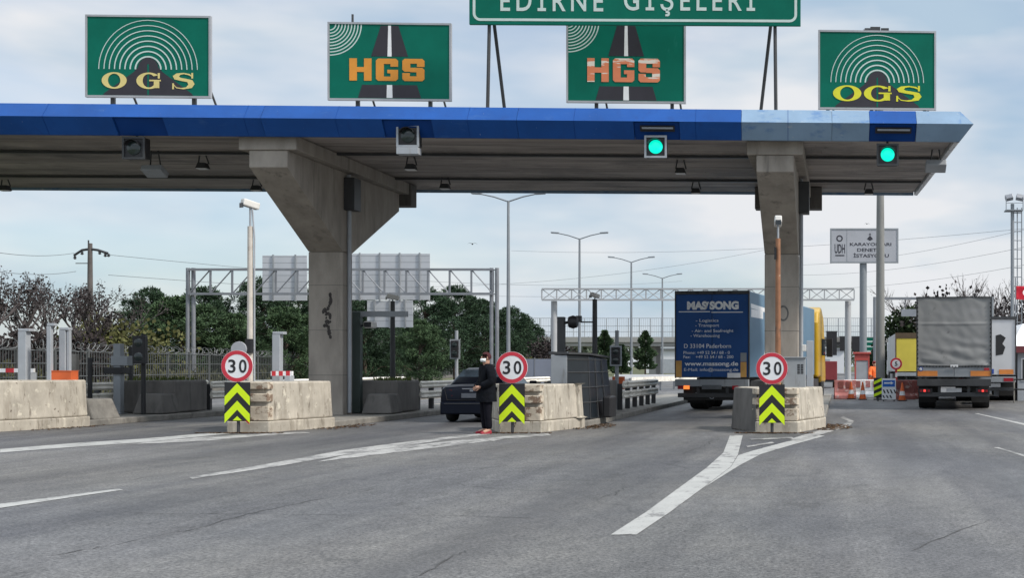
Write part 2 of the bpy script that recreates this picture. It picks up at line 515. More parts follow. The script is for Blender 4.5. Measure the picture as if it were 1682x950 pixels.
# ------------------------------------------------------------------ ground, road, markings
def asphalt_mat():
    m = bpy.data.materials.new('worn_asphalt')
    m.use_nodes = True
    t = m.node_tree
    b = t.nodes['Principled BSDF']
    n, l = t.nodes.new, t.links.new
    tcn = n('ShaderNodeTexCoord')

    def noise(scale, stretch, detail=5, rough=0.6):
        mpn = n('ShaderNodeMapping')
        mpn.inputs['Scale'].default_value = stretch
        l(tcn.outputs['Object'], mpn.inputs['Vector'])
        q = n('ShaderNodeTexNoise')
        q.inputs['Scale'].default_value = scale
        q.inputs['Detail'].default_value = detail
        q.inputs['Roughness'].default_value = rough
        l(mpn.outputs['Vector'], q.inputs['Vector'])
        return q.outputs['Fac']

    def ramp(fac, p0, c0, p1, c1):
        r = n('ShaderNodeValToRGB')
        r.color_ramp.elements[0].position = p0
        r.color_ramp.elements[0].color = (*c0, 1)
        r.color_ramp.elements[1].position = p1
        r.color_ramp.elements[1].color = (*c1, 1)
        l(fac, r.inputs['Fac'])
        return r.outputs['Color']

    def mix(a, bcol, fac=1.0, mode='MULTIPLY'):
        x = n('ShaderNodeMix')
        x.data_type = 'RGBA'
        x.blend_type = mode
        if isinstance(fac, float):
            x.inputs['Factor'].default_value = fac
        else:
            l(fac, x.inputs['Factor'])
        l(a, x.inputs['A'])
        if isinstance(bcol, tuple):
            x.inputs['B'].default_value = (*bcol, 1)
        else:
            l(bcol, x.inputs['B'])
        return x.outputs['Result']
    base = ramp(noise(0.35, (1.0, 0.25, 1), 4), 0.35, (0.097, 0.097, 0.098), 0.68, (0.136, 0.135, 0.134))
    lanes = ramp(noise(0.9, (1.0, 0.06, 1), 4), 0.38, (0.72, 0.72, 0.74), 0.62, (1.08, 1.08, 1.06))
    grain = ramp(noise(26.0, (1, 1, 1), 3, 0.9), 0.36, (0.38, 0.38, 0.39), 0.64, (1.66, 1.66, 1.65))
    mottle = ramp(noise(5.0, (1, 0.6, 1), 5, 0.7), 0.36, (0.84, 0.84, 0.84), 0.64, (1.16, 1.155, 1.15))
    tint = ramp(noise(0.12, (1, 0.6, 1), 3), 0.42, (1.02, 1.0, 0.965), 0.60, (0.98, 0.99, 1.04))
    patches = ramp(noise(0.18, (1, 0.5, 1), 6, 0.65), 0.44, (0.80, 0.81, 0.83), 0.58, (1.12, 1.11, 1.09))
    oil = ramp(noise(1.4, (1.0, 0.35, 1), 6, 0.7), 0.58, (1, 1, 1), 0.74, (0.60, 0.59, 0.57))
    c = mix(mix(mix(mix(mix(mix(base, lanes), grain), patches), oil), mottle), tint)
    # rubber laid down by tyres: two tracks in each lane, broken up by noise
    sp = n('ShaderNodeSeparateXYZ')
    l(tcn.outputs['Object'], sp.inputs['Vector'])

    def mth(op, a, b=None, clamp=False):
        q = n('ShaderNodeMath')
        q.operation = op
        q.use_clamp = clamp
        for i_, v_ in enumerate((a, b)):
            if v_ is None:
                continue
            if isinstance(v_, (int, float)):
                q.inputs[i_].default_value = v_
            else:
                l(v_, q.inputs[i_])
        return q.outputs[0]
    wob = mth('MULTIPLY', mth('SUBTRACT', noise(0.08, (1, 1, 1), 2), 0.5), 2.4)
    xm = mth('MULTIPLY', mth('ABSOLUTE', mth('SUBTRACT', mth('FRACT', mth('DIVIDE', mth('ADD', mth('ADD', sp.outputs['X'], wob), 13.45), 6.1)), 0.5)), 6.1)
    trk = mth('SUBTRACT', 1.0, mth('DIVIDE', mth('ABSOLUTE', mth('SUBTRACT', xm, 0.85)), 0.55), True)
    trk = mth('MULTIPLY', trk, ramp(noise(0.45, (1.2, 0.12, 1), 4), 0.40, (0, 0, 0), 0.62, (0.9, 0.9, 0.9)))
    c = mix(c, (0.060, 0.060, 0.061), mth('MULTIPLY', trk, 0.55), 'MIX')
    # hairline cracks: edges of distorted cells, only in some zones
    mpn = n('ShaderNodeMapping')
    mpn.inputs['Scale'].default_value = (0.16, 0.09, 1)
    l(tcn.outputs['Object'], mpn.inputs['Vector'])
    dn = n('ShaderNodeTexNoise')
    dn.inputs['Scale'].default_value = 2.5
    dn.inputs['Detail'].default_value = 6
    l(mpn.outputs['Vector'], dn.inputs['Vector'])
    dm = n('ShaderNodeVectorMath')
    dm.operation = 'MULTIPLY_ADD'
    dm.inputs[1].default_value = (0.45, 0.45, 0)
    l(dn.outputs['Color'], dm.inputs[0])
    l(mpn.outputs['Vector'], dm.inputs[2])
    vo = n('ShaderNodeTexVoronoi')
    vo.feature = 'DISTANCE_TO_EDGE'
    vo.inputs['Scale'].default_value = 2.2
    l(dm.outputs[0], vo.inputs['Vector'])
    cr = ramp(vo.outputs['Distance'], 0.0015, (1, 1, 1), 0.006, (0, 0, 0))
    zone = ramp(noise(0.5, (0.6, 0.4, 1), 3), 0.47, (0, 0, 0), 0.60, (0.75, 0.75, 0.75))
    cm = mix(cr, zone)
    c = mix(c, (0.035, 0.035, 0.036), cm, 'MIX')
    l(c, b.inputs['Base Color'])
    rr = n('ShaderNodeMapRange')
    rr.inputs['From Min'].default_value = 0.3
    rr.inputs['From Max'].default_value = 0.7
    rr.inputs['To Min'].default_value = 0.52
    rr.inputs['To Max'].default_value = 0.85
    l(noise(0.5, (1, 0.2, 1), 4), rr.inputs['Value'])
    l(rr.outputs['Result'], b.inputs['Roughness'])
    b.inputs['Specular IOR Level'].default_value = 0.35
    bn = n('ShaderNodeBump')
    bn.inputs['Strength'].default_value = 0.5
    bn.inputs['Distance'].default_value = 0.01
    l(noise(45.0, (1, 1, 1), 3, 0.7), bn.inputs['Height'])
    l(bn.outputs['Normal'], b.inputs['Normal'])
    return m


asphalt = asphalt_mat()
soil_m = pmat('grassy_soil', (0.075, 0.085, 0.035), 0.95, 0.4, 0.4, 0.3, stain=[((0.12, 0.10, 0.06), 0.25, 0.52, 0.15, (1, 1, 1))])
g_ = MB()
g_.add([(-2500, -300, -0.03), (2500, -300, -0.03), (2500, 4500, -0.03), (-2500, 4500, -0.03)], [(0, 1, 2, 3)])
struct(g_.build('ground', soil_m))
r_ = MB()
r_.add([(-26.2, -40, 0), (70, -40, 0), (70, 330, 0), (-32, 330, 0), (-32, 60, 0), (-26.2, 34, 0)], [(0, 1, 2, 3, 4, 5)])
struct(r_.build('road', asphalt))

paint_m = pmat('worn_road_paint', (0.34, 0.34, 0.325), 0.7, 0.12, 3.0,
               stain=[((0.15, 0.148, 0.145), 5.0, 0.54, 0.12, (1, 0.5, 1)), ((0.15, 0.15, 0.15), 24.0, 0.60, 0.08, (1, 1, 1))])
paint_thin = pmat('rubbed_road_paint', (0.34, 0.335, 0.32), 0.75, 0.15, 2.0,
                  stain=[((0.14, 0.138, 0.135), 3.0, 0.46, 0.14, (1, 0.5, 1)), ((0.14, 0.14, 0.14), 20.0, 0.55, 0.1, (1, 1, 1))])


def paint(name, a, b, z=0.005, m=None):
    """ribbon of paint between two edges measured on the road"""
    mb = MB()
    n = len(a)
    v = [(*gp(*p), z) for p in a] + [(*gp(*p), z) for p in b]
    mb.add(v, [(i, i + 1, n + i + 1, n + i) for i in range(n - 1)])
    o = mb.build(name, m or paint_m)
    return struct(o)


paint('road_marking', [(1003, 880), (1062, 842), (1112, 805), (1160, 770), (1188, 745), (1199, 716)],
      [(1045, 880), (1100, 843), (1154, 803), (1200, 768), (1212, 748), (1220, 716)])
paint('road_marking', [(1200.5, 768.2), (1212.5, 749), (1238, 741), (1290, 727), (1345, 716)],
      [(1155, 803), (1214, 766), (1250, 747), (1300, 732), (1355, 717)])
paint('road_marking', [(310, 785), (440, 763), (560, 741), (650, 729), (740, 718), (800, 712)],
      [(316, 788), (450, 768), (572, 747), (660, 734), (748, 721), (806, 714)], m=paint_thin)
paint('road_marking', [(573, 747), (662, 734), (745, 725), (835, 717), (900, 713)],
      [(520, 760), (620, 748), (745, 733), (838, 721), (905, 716)], m=paint_thin)
paint('road_marking', [(0, 739), (120, 729), (230, 722), (310, 715), (370, 711)], [(0, 744.5), (124, 735), (240, 727), (320, 719), (378, 713)], m=paint_m)
paint('road_marking', [(241, 727), (330, 719), (420, 714), (500, 710)], [(215, 731), (340, 725), (430, 717), (510, 712)], m=paint_thin)
paint('road_marking', [(-60, 837), (0, 829), (110, 815), (196, 804)], [(-60, 845), (0, 836), (112, 819), (202, 806)])
paint('road_marking', [(1600, 680), (1640, 689), (1700, 704)], [(1607, 680), (1652, 690), (1720, 704)])
paint('road_marking', [(1632, 736), (1682, 751)], [(1640, 736), (1692, 751)], m=paint_thin)
paint('road_marking', [(1296, 723), (1345, 708), (1385, 698), (1394, 693), (1380, 687)], [(1310, 727), (1352, 714), (1394, 702), (1403, 693), (1386, 685)], z=0.008, m=paint_thin)
for k in range(4):      # hatching inside the two gores
    x0 = 640 + k * 48
    paint('road_marking', [(x0 + 18, 737 - k * 4), (x0 + 46, 731.5 - k * 4)], [(x0 + 26, 738 - k * 4), (x0 + 54, 732.5 - k * 4)], z=0.009, m=paint_thin)
for a, b in (((1226, 734), (1268, 727)), ((1232, 722), (1300, 719))):
    paint('road_marking', [a, b], [(a[0] + 2, a[1] + 2), (b[0] + 4, b[1] + 2)], z=0.009, m=paint_thin)

tar_m = pmat('tar_crack', (0.055, 0.055, 0.055), 0.8, 0.2, 5.0)


def crack(pts, wd):
    mb = MB()
    fine = []
    for (a, b) in zip(pts[:-1], pts[1:]):
        for i in range(7):
            t = i / 7
            fine.append(Vector((a[0] + (b[0] - a[0]) * t, a[1] + (b[1] - a[1]) * t)) + Vector((rnd.uniform(-4, 4), rnd.uniform(-1.2, 1.2))))
    g = [Vector(gp(p.x, p.y)) for p in fine]
    v = []
    for i, p in enumerate(g):
        d = (g[min(i + 1, len(g) - 1)] - g[max(0, i - 1)]).normalized()
        q = Vector((-d.y, d.x)) * wd * rnd.uniform(0.2, 1.0)
        v += [(*(p - q), 0.004), (*(p + q), 0.004)]
    mb.add(v, [(2 * i, 2 * i + 1, 2 * i + 3, 2 * i + 2) for i in range(len(g) - 1)])
    struct(mb.build('road_crack', tar_m))


crack([(85, 915), (165, 900), (330, 868), (420, 842), (520, 822), (630, 800)], 0.010)
crack([(130, 840), (300, 845), (430, 846), (700, 848), (900, 852)], 0.008)
crack([(690, 948), (740, 915), (770, 905)], 0.012)
crack([(200, 790), (330, 775), (470, 790)], 0.008)
crack([(1120, 746), (1160, 731), (1182, 720)], 0.014)
crack([(985, 820), (1010, 812), (1030, 800)], 0.012)
crack([(1500, 905), (1560, 880), (1640, 850)], 0.008)

# ------------------------------------------------------------------ canopy
CAN_Y, CAN_A = 32.2, math.atan(0.044)
canopy = thing('toll_canopy', 'wide flat toll plaza canopy with blue painted fascia over the lanes', 'canopy', (0, CAN_Y - 0.3, 0), CAN_A)
XL, XR = -29.0, 3.35
DEP = 10.9
UP = [(0, 7.58), (0.30, 7.95), (0.42, 7.95), (0.42, 7.58)]
LO = [(0, 7.578), (0.32, 7.19), (0.42, 7.19), (0.42, 7.578)]
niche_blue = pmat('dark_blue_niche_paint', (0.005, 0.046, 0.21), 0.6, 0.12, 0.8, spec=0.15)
niches = [(-17.75, -16.55), (-11.28, -10.08), (-5.13, -4.0), (0.74, 1.92)]
cuts = [(XL, -22.0, blue_m), (-22.0, -14.2, blue_m), (-14.2, -8.0, blue_m), (-8.0, -2.46, blue_m), (-2.46, -0.2, fade_m), (-0.2, 0.74, fade_m),
        (0.74, 1.92, blue_m), (1.92, XR - 0.3, fade_m)]
for a, b, m in cuts:
    MB().prism_x(UP, a + 0.004, b - 0.004).build('fascia_panel', m, canopy)
segs = []
for a, b, m in cuts:
    edges = [a]
    for n0, n1 in niches:
        if a - 0.01 <= n0 and n1 <= b + 0.01:
            edges += [n0, n1]
    edges.append(b)
    for i in range(0, len(edges) - 1, 2):
        if edges[i + 1] - edges[i] > 0.05:
            MB().prism_x(LO, edges[i] + 0.004, edges[i + 1] - 0.004).build('fascia_panel', m, canopy)
for x_ in (-24.6, -19.4, -14.6, -12.4, -9.2, -6.6, -3.6, -1.3):
    a_, b_ = x_ - 0.005, x_ + 0.005
    MB().prism_x([(-0.003, 7.582), (0.297, 7.953), (0.30, 7.95), (0.003, 7.58)], a_, b_).build('panel_seam', niche_blue, canopy)
    MB().prism_x([(-0.003, 7.575), (0.317, 7.187), (0.32, 7.19), (0.003, 7.578)], a_, b_).build('panel_seam', niche_blue, canopy)
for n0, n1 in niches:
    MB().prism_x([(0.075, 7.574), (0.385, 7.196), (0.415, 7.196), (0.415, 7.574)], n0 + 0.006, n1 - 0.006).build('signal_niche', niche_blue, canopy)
    if n0 > -6:
        MB().prism_x([(0.10, 7.50), (0.20, 7.37), (0.19, 7.36), (0.09, 7.49)], n0 + 0.15, n1 - 0.12).build('slot', black_m, canopy)
        MB().prism_x([(0.10, 7.455), (0.13, 7.42), (0.11, 7.41), (0.08, 7.445)], n0 + 0.2, n1 - 0.16).build('slot_rail', lightgrey, canopy)
# right end: mitred end fascia, and the plain rear fascia
e = MB()
for (o, z0, z1, o2) in ((0, 7.58, 7.95, 0.30), (0, 7.576, 7.19, 0.32)):
    e.loft([[(XR, 0.0, z0), (XR - o2, o2, z1), (XR - 0.43, 0.43, z1), (XR - 0.43, 0.43, z0)],
            [(XR, DEP, z0), (XR - o2, DEP - o2, z1), (XR - 0.43, DEP - 0.43, z1), (XR - 0.43, DEP - 0.43, z0)]])
e.build('end_fascia', fascia_end, canopy)
c_ = MB()
c_.loft([[(XR - 0.306, 0.0, 7.58), (XR - 0.306, 0.30, 7.95), (XR - 0.306, 0.42, 7.95), (XR - 0.306, 0.42, 7.58)],
         [(XR - 0.004, 0.0, 7.58), (XR - 0.30, 0.296, 7.95), (XR - 0.305, 0.42, 7.94), (XR - 0.305, 0.42, 7.58)]])
c_.loft([[(XR - 0.306, 0.0, 7.578), (XR - 0.306, 0.32, 7.19), (XR - 0.306, 0.42, 7.19), (XR - 0.306, 0.42, 7.578)],
         [(XR - 0.004, 0.0, 7.578), (XR - 0.306, 0.316, 7.19), (XR - 0.305, 0.42, 7.195), (XR - 0.305, 0.42, 7.578)]])
c_.build('fascia_corner', fade_m, canopy)
MB().prism_x([(DEP, 7.58), (DEP - 0.32, 7.19), (DEP - 0.42, 7.19), (DEP - 0.42, 7.95), (DEP - 0.3, 7.95)], XL, XR - 0.45).build('rear_fascia', fade_m, canopy)
MB().box(XL, XR - 0.45, 0.43, DEP - 0.43, 7.36, 7.94).build('roof_slab', roof_m, canopy)
s_ = MB()
y = 0.44
k = 0
while y < DEP - 0.5:
    wd = 0.26
    dz = rnd.uniform(-0.012, 0.012)
    xx = XL
    while xx < XR - 0.46:
        x2 = min(xx + rnd.uniform(4, 7), XR - 0.46)
        dz2 = dz + rnd.uniform(-0.006, 0.006)
        s_.box(xx + 0.004, x2 - 0.004, y, y + wd - 0.004, 7.27 + dz2 * 0.25, 7.33)
        xx = x2
    y += wd
s_.build('soffit', soffit_m, canopy)
b_ = MB()
for yy in (3.1, 7.6):
    b_.box(XL, XR - 0.5, yy, yy + 0.12, 7.19, 7.25)
b_.build('cable_tray', steel_dark, canopy)


def pier(Xc, dy, rear_w, label, smear=True):
    t = thing('canopy_pier', label, 'pier', (Xc, 35.45 + dy, 0), 0, 'concrete piers carrying the canopy')
    hw = 0.48
    MB().box(-hw, hw, 0, 0.70, 0.1, 4.68).build('column', concrete, t, 0.03)
    h = MB()
    prof = [(0, 4.684), (-3.55, 6.47), (-3.55, 6.9), (4.55, 6.9), (4.55, 6.35), (0.70, 4.684)]
    h.loft([[(-hw, y, z) for y, z in prof], [(hw, y, z) for y, z in prof]])
    h.build('bracket', concrete, t, 0.02)
    MB().box(-0.72, 0.72, -3.6, 4.75, 6.903, 7.255).build('cap_beam', concrete, t, 0.02)
    if rear_w:
        MB().box(-rear_w / 2, rear_w / 2, 4.76, 5.3, 6.55, 7.255).build('rear_corbel', concrete_dark, t, 0.02)
    MB().tube([(hw + 0.07, 0.30, 0.2), (hw + 0.07, 0.30, 6.2), (hw + 0.07, 0.25, 6.85)], 0.055, 10).build('drain_pipe', lightgrey, t)
    MB().box(hw + 0.003, hw + 0.30, 0.05, 0.55, 5.85, 6.75).build('junction_box', steel_dark, t, 0.01)
    if smear:
        st = MB()
        for i in range(44):
            f = rnd.random()
            z = 3.5 - 1.25 * f
            a = 0.12 + 0.03 * math.sin(f * 14) - (0.16 * rnd.random() if 0.3 < f < 0.75 else 0)
            r_ = rnd.uniform(0.02, 0.07)
            st.plate([(a + r_ * rnd.uniform(0.5, 1) * math.cos(q * 1.047), z + 1.5 * r_ * rnd.uniform(0.5, 1) * math.sin(q * 1.047)) for q in range(6)], 0.001, 0.002 + 0.0001 * i)
        st.build('tar_smear', pmat('sooty_tar', (0.045, 0.04, 0.038), 0.85, 0.4, 9.0), t)
    else:
        rg_ = MB()
        rg_.strip(arc_pts(0.05, 3.0, 0.11, 0.17, 20, 380, 24), arc_pts(0.05, 3.0, 0.155, 0.225, 20, 380, 24), 0.001, 0.003)
        rg_.build('painted_loop', pmat('faded_grey_spray', (0.12, 0.115, 0.11), 0.85, 0.3, 6.0), t)
    jn = MB()
    for z in (1.25, 2.5, 3.75):
        jn.box(-hw - 0.003, hw + 0.003, -0.003, 0.703, z - 0.006, z + 0.006)
    jn.build('formwork_line', concrete_dark, t)
    return t


pier(-14.27, 0.0, 1.55, 'tall concrete pier with flared top behind the whitewashed block, left of the black car')
pier(-1.66, 0.75, 2.15, 'tall concrete pier with flared top standing between the blue trailer and yellow cab', False)

# signals hung in the niches
def lane_signal(px, py, D, lit, framed, label):
    s = D / F
    t = thing('lane_signal', label, 'traffic light', (X(px, D), D, Z(py, D)), 0, 'lane signals under the canopy edge')
    h = 0.26
    MB().box(-h, h, 0, 0.28, -h, h).build('housing', black_m, t, 0.02)
    f = MB()
    f.box(-h - 0.02, h + 0.02, -0.03, 0.0, h - 0.03, h + 0.02); f.box(-h - 0.02, h + 0.02, -0.03, 0.0, -h - 0.02, -h + 0.03)
    f.box(-h - 0.02, -h + 0.03, -0.03, 0.0, -h + 0.03, h - 0.03); f.box(h - 0.03, h + 0.02, -0.03, 0.0, -h + 0.03, h - 0.03)
    f.build('frame', lightgrey if framed else steel_dark, t)
    MB().lathe([(0.001, -0.05), (0.10, -0.045), (0.17, -0.02), (0.175, 0.0)], axis='y', seg=24).build('lens', green_lamp if lit else lens_off, t, smooth=True)
    v = MB()
    n = 12
    a = [(0.19 * math.cos(R(20 + 140 * i / n)), 0.19 * math.sin(R(20 + 140 * i / n))) for i in range(n + 1)]
    v.loft([[(p[0], -0.01, p[1]), (p[0] * 1.04, -0.01, p[1] * 1.04), (p[0] * 1.04, -0.16, p[1] * 1.04), (p[0], -0.16, p[1])] for p in a])
    v.build('visor', black_m, t)
    MB().tube([(0, 0.14, h), (0, 0.14, 7.3 - Z(py, D))], 0.03, 8).build('hanger', steel_dark, t)
    return t


def can_y(px):
    return 31.35 + 0.044 * (X(px, 31.4) + 20.7)


lane_signal(220, 243, can_y(220), False, False, 'unlit black lane signal hanging under the pale-lettered OGS sign')
t_ = lane_signal(670, 223, can_y(670) - 0.15, False, True, 'unlit lane signal in a pale frame under the orange HGS sign')
MB().box(-0.27, 0.27, -0.06, 0.2, -0.46, -0.29).build('control_box', lightgrey, t_, 0.01)
lane_signal(1077, 241, can_y(1077) - 0.1, True, True, 'lit green lane signal in pale frame above the blue trailer')
lane_signal(1458, 254, can_y(1458), True, False, 'lit green lane signal in dark housing near the canopy end')


def soffit_lamp(px, D, drop, label, tray=False):
    t = thing('soffit_lamp', label, 'lamp', (X(px, D), D, 7.27), 0, 'floodlights under the canopy soffit')
    for sx in (-0.09, 0.09):
        MB().tube([(sx, 0, 0.0), (sx * 1.6, 0.05, -drop)], 0.02, 6).build('bracket', steel_dark, t)
    if tray:
        MB().cbox((0, 0, -drop - 0.10), (0.55, 0.4, 0.16), rx=R(-25)).build('lamp_head', lightgrey, t, 0.02)
    else:
        MB().loft([[(-0.10, -0.1, -drop + 0.02), (0.10, -0.1, -drop + 0.02), (0.10, 0.1, -drop + 0.02), (-0.10, 0.1, -drop + 0.02)],
                   [(-0.15, -0.13, -drop - 0.13), (0.15, -0.13, -drop - 0.13), (0.15, 0.13, -drop - 0.13), (-0.15, 0.13, -drop - 0.13)]]).build('lamp_head', steel_dark, t, 0.01)
        MB().box(-0.13, 0.13, -0.11, 0.11, -drop - 0.15, -drop - 0.132).build('lens', white_m, t)


soffit_lamp(254, 34.2, 0.45, 'grey tray floodlight on a twin bracket under the canopy, beside unlit black signal', True)
soffit_lamp(333, 35.0, 0.22, 'small dark floodlight under the soffit left of the flared pier')
soffit_lamp(675, 35.2, 0.22, 'small dark floodlight under the soffit below the pale-framed unlit signal')
soffit_lamp(731, 39.0, 0.22, 'small dark floodlight at the rear of the soffit, between both piers, left one')
soffit_lamp(1118, 35.7, 0.25, 'small dark floodlight under the soffit right of the framed green signal')
soffit_lamp(1143, 40.0, 0.22, 'small dark floodlight at the rear of the soffit just left of the right pier')
soffit_lamp(1427, 40.2, 0.22, 'small dark floodlight at the rear of the soffit beside the tall mast')
soffit_lamp(1537, 34.0, 0.35, 'grey tray floodlight on a bracket at the right end of the soffit', True)
soffit_lamp(8, 39.5, 0.2, 'small dark floodlight at the rear of the soffit by the photo edge')
soffit_lamp(421, 39.5, 0.2, 'small dark floodlight at rear of the soffit beside the flared pier')

# ------------------------------------------------------------------ roof signs
def sign_root(px0, px1, py0, py1, D, label, legs):
    s = D / F
    w_, h_ = (px1 - px0) * s, (py1 - py0) * s
    zb = Z(py1, D)
    t = thing('roof_sign', label, 'sign', (X((px0 + px1) / 2, D), D, 7.95), CAN_A, 'green signs standing on the canopy roof')
    z0 = zb - 7.95
    MB().box(-w_ / 2, w_ / 2, 0, 0.06, z0, z0 + h_).build('panel', green_m, t)
    f = MB()
    e = 0.05
    f.box(-w_ / 2 - 0.01, w_ / 2 + 0.01, -0.02, 0.08, z0 + h_, z0 + h_ + e)
    f.box(-w_ / 2 - 0.01, w_ / 2 + 0.01, -0.02, 0.08, z0 - e, z0)
    f.box(-w_ / 2 - e, -w_ / 2 - 0.001, -0.018, 0.078, z0 - e, z0 + h_ + e)
    f.box(w_ / 2 + 0.001, w_ / 2 + e, -0.018, 0.078, z0 - e, z0 + h_ + e)
    f.build('frame', sign_grey, t)
    for lx in legs:
        x = (lx - (px0 + px1) / 2) * s
        MB().box(x - 0.045, x + 0.045, 0.085, 0.17, -0.02, z0 + h_ * 0.9).build('leg', steel_dark, t)
        MB().tube([(x, 0.2, z0 + h_ * 0.6), (x + 0.25, 1.2, 0)], 0.03, 6).build('brace', steel_dark, t)
    return t, s, w_, h_, z0


def ogs_sign(px0, px1, py0, py1, D, label, legs, let_mat, span, letw):
    t, s, w_, h_, z0 = sign_root(px0, px1, py0, py1, D, label, legs)
    rd = MB()
    zc = z0 + h_ * 0.375
    base = [(-w_ * 0.37, z0 + 0.01), (w_ * 0.37, z0 + 0.01), (w_ * 0.36, z0 + 0.06), (w_ * 0.12, z0 + h_ * 0.30)]
    base += arc_pts(0, zc - 0.06, w_ * 0.085, h_ * 0.14, 5, 175, 10) + [(-w_ * 0.12, z0 + h_ * 0.30), (-w_ * 0.36, z0 + 0.06)]
    rd.plate(base, 0.001, 0.005)
    rd.build('road_symbol', road_black, t)
    MB().box(-0.02, 0.02, -0.0075, -0.0055, z0 + 0.02, z0 + h_ * 0.40).build('centre_line', green_m, t)
    ar = MB()
    for i in range(8):
        r = w_ * (0.105 + 0.043 * i)
        th = w_ * (0.0125 - 0.0009 * i)
        a = arc_pts(0, z0 + h_ * 0.335, r - th / 2, (r - th / 2) * 1.02, 0, 180, 28)
        b = arc_pts(0, z0 + h_ * 0.335, r + th / 2, (r + th / 2) * 1.02, 0, 180, 28)
        ar.strip(a, b, 0.0052, 0.0085)
    ar.build('wave_symbol', arc_m, t)
    le = MB()
    for ch, u in zip('OGS', (-span, 0, span)):
        serif_letter(le, ch, u * w_ + 0.02, z0 + h_ * 0.19, letw * w_, h_ * 0.21, 0.009, 0.013)
    le.build('lettering', let_mat, t)
    return t


def hgs_sign(px0, px1, py0, py1, D, label, legs, let_mat):
    t, s, w_, h_, z0 = sign_root(px0, px1, py0, py1, D, label, legs)
    zt = z0 + h_

    def hw(f):              # half width of the road at height fraction f
        return w_ * (0.265 - 0.195 * f)
    for f0, f1 in ((0.01, 0.185), (0.57, 0.985)):
        MB().plate([(-hw(f0), z0 + f0 * h_), (hw(f0), z0 + f0 * h_), (hw(f1), z0 + f1 * h_), (-hw(f1), z0 + f1 * h_)], 0.001, 0.005).build('road_symbol', road_black, t)
        MB().plate([(-0.075 + 0.04 * f0, z0 + f0 * h_), (0.075 - 0.04 * f0, z0 + f0 * h_), (0.075 - 0.04 * f1, z0 + f1 * h_), (-0.075 + 0.04 * f1, z0 + f1 * h_)], 0.0052, 0.008).build('centre_line', white_m, t)
    ar = MB()
    for i in range(9):
        r = w_ * (0.05 + 0.0265 * i)
        th = w_ * 0.0095
        ring_plate(ar, -w_ / 2 + 0.005, zt - 0.005, r - th / 2, r + th / 2, 270, 360, 0.001, 0.005)
    ar.build('wave_symbol', arc_m, t)
    le = MB()
    x = -w_ * 0.335
    lw, gap = w_ * 0.185, w_ * 0.036
    for ch in 'HGS':
        block_letter(le, ch, x, z0 + h_ * 0.24, lw, h_ * 0.30, 0.006, 0.012)
        x += lw + gap
    le.build('lettering', let_mat, t)
    return t


ogs_sign(146, 341, 28, 157, 32.6, 'green OGS sign with pale yellow spaced letters, leftmost on the roof', (183, 314), yellow_pale, 0.285, 0.205)
hg1 = hgs_sign(543, 737, 40, 162, 33.0, 'green HGS sign with solid orange letters on the canopy roof', (586, 704), orange_let)
MB().tube([(X(578, 33) - X(640, 33), 0.1, 2.30), (X(578, 33) - X(640, 33), 0.1, 2.66)], 0.03, 6).build('finial', steel_dark, hg1)
hgs_sign(934, 1123, 36, 166, 33.8, 'green HGS sign with worn coral letters, behind the big EDIRNE sign', (979, 1103), coral_let)
og2 = ogs_sign(1347, 1535, 53, 177, 33.6, 'green OGS sign with bright yellow letters above the faded fascia', (1360, 1432, 1520), yellow_let, 0.27, 0.248)
cm_ = MB()
cm_.tube([(-0.35, 0.1, 2.2), (-0.35, 0.1, 2.42), (0.02, 0.1, 2.42)], 0.02, 6).tube([(-0.08, 0.1, 2.2), (-0.08, 0.1, 2.36)], 0.04, 6)
cm_.cbox((-0.05, 0.08, 2.42), (0.26, 0.16, 0.13))
cm_.build('lamp_bracket', steel_dark, og2)

D = 32.1
big = thing('gantry_sign', 'big green EDIRNE GİŞELERİ sign on tall struts above the canopy', 'sign', (X(1043.5, D), D, 7.95), CAN_A * 0.4)
s = D / F
w_, z0, h_ = 543 * s, Z(41, D) - 7.95, 104 * s
MB().box(-w_ / 2, w_ / 2, 0, 0.08, z0, z0 + h_).build('panel', green_m, big, 0.01)
bd = MB()
e0, e1 = 0.09, 0.155
for r0, r1, d in ((e0, e1, 0),):
    x0, x1, a, b = -w_ / 2, w_ / 2, z0, z0 + h_
    rr = 0.28
    outer, inner = [], []
    for (cx, cz, a0) in ((x1 - rr, a + rr, 270), (x1 - rr, b - rr, 0), (x0 + rr, b - rr, 90), (x0 + rr, a + rr, 180)):
        outer += arc_pts(cx, cz, rr - r0, rr - r0, a0, a0 + 90, 6)
        inner += arc_pts(cx, cz, rr - r1, rr - r1, a0, a0 + 90, 6)
    outer.append(outer[0]); inner.append(inner[0])
    bd.strip(outer, inner, 0.001, 0.006)
bd.build('border', arc_m, big)
le = MB()
text_mesh(le, 'EDİRNE', (823 - 1043.5) * s, (991 - 1043.5) * s, Z(18, D) - 7.95, Z(-16, D) - 7.95, 0.001, 0.008, 0.012, 0.72, 1.4)
le.build('lettering', arc_m, big)
le = MB()
text_mesh(le, 'GİŞELERİ', (1025 - 1043.5) * s, (1240 - 1043.5) * s, Z(16, D) - 7.95, Z(-18, D) - 7.95, 0.001, 0.008, 0.012, 0.72, 1.4)
le.build('lettering', arc_m, big)
for lx, tx, back in ((804, 800, 0), (804, 808, 1.4), (1272, 1274, 0), (1272, 1242, 1.6)):
    MB().tube([((lx - 1043.5) * s, 0.12, z0 + 0.9), ((tx - 1043.5) * s, 0.12 + back, -0.02)], 0.045, 8).build('strut', steel_dark, big)
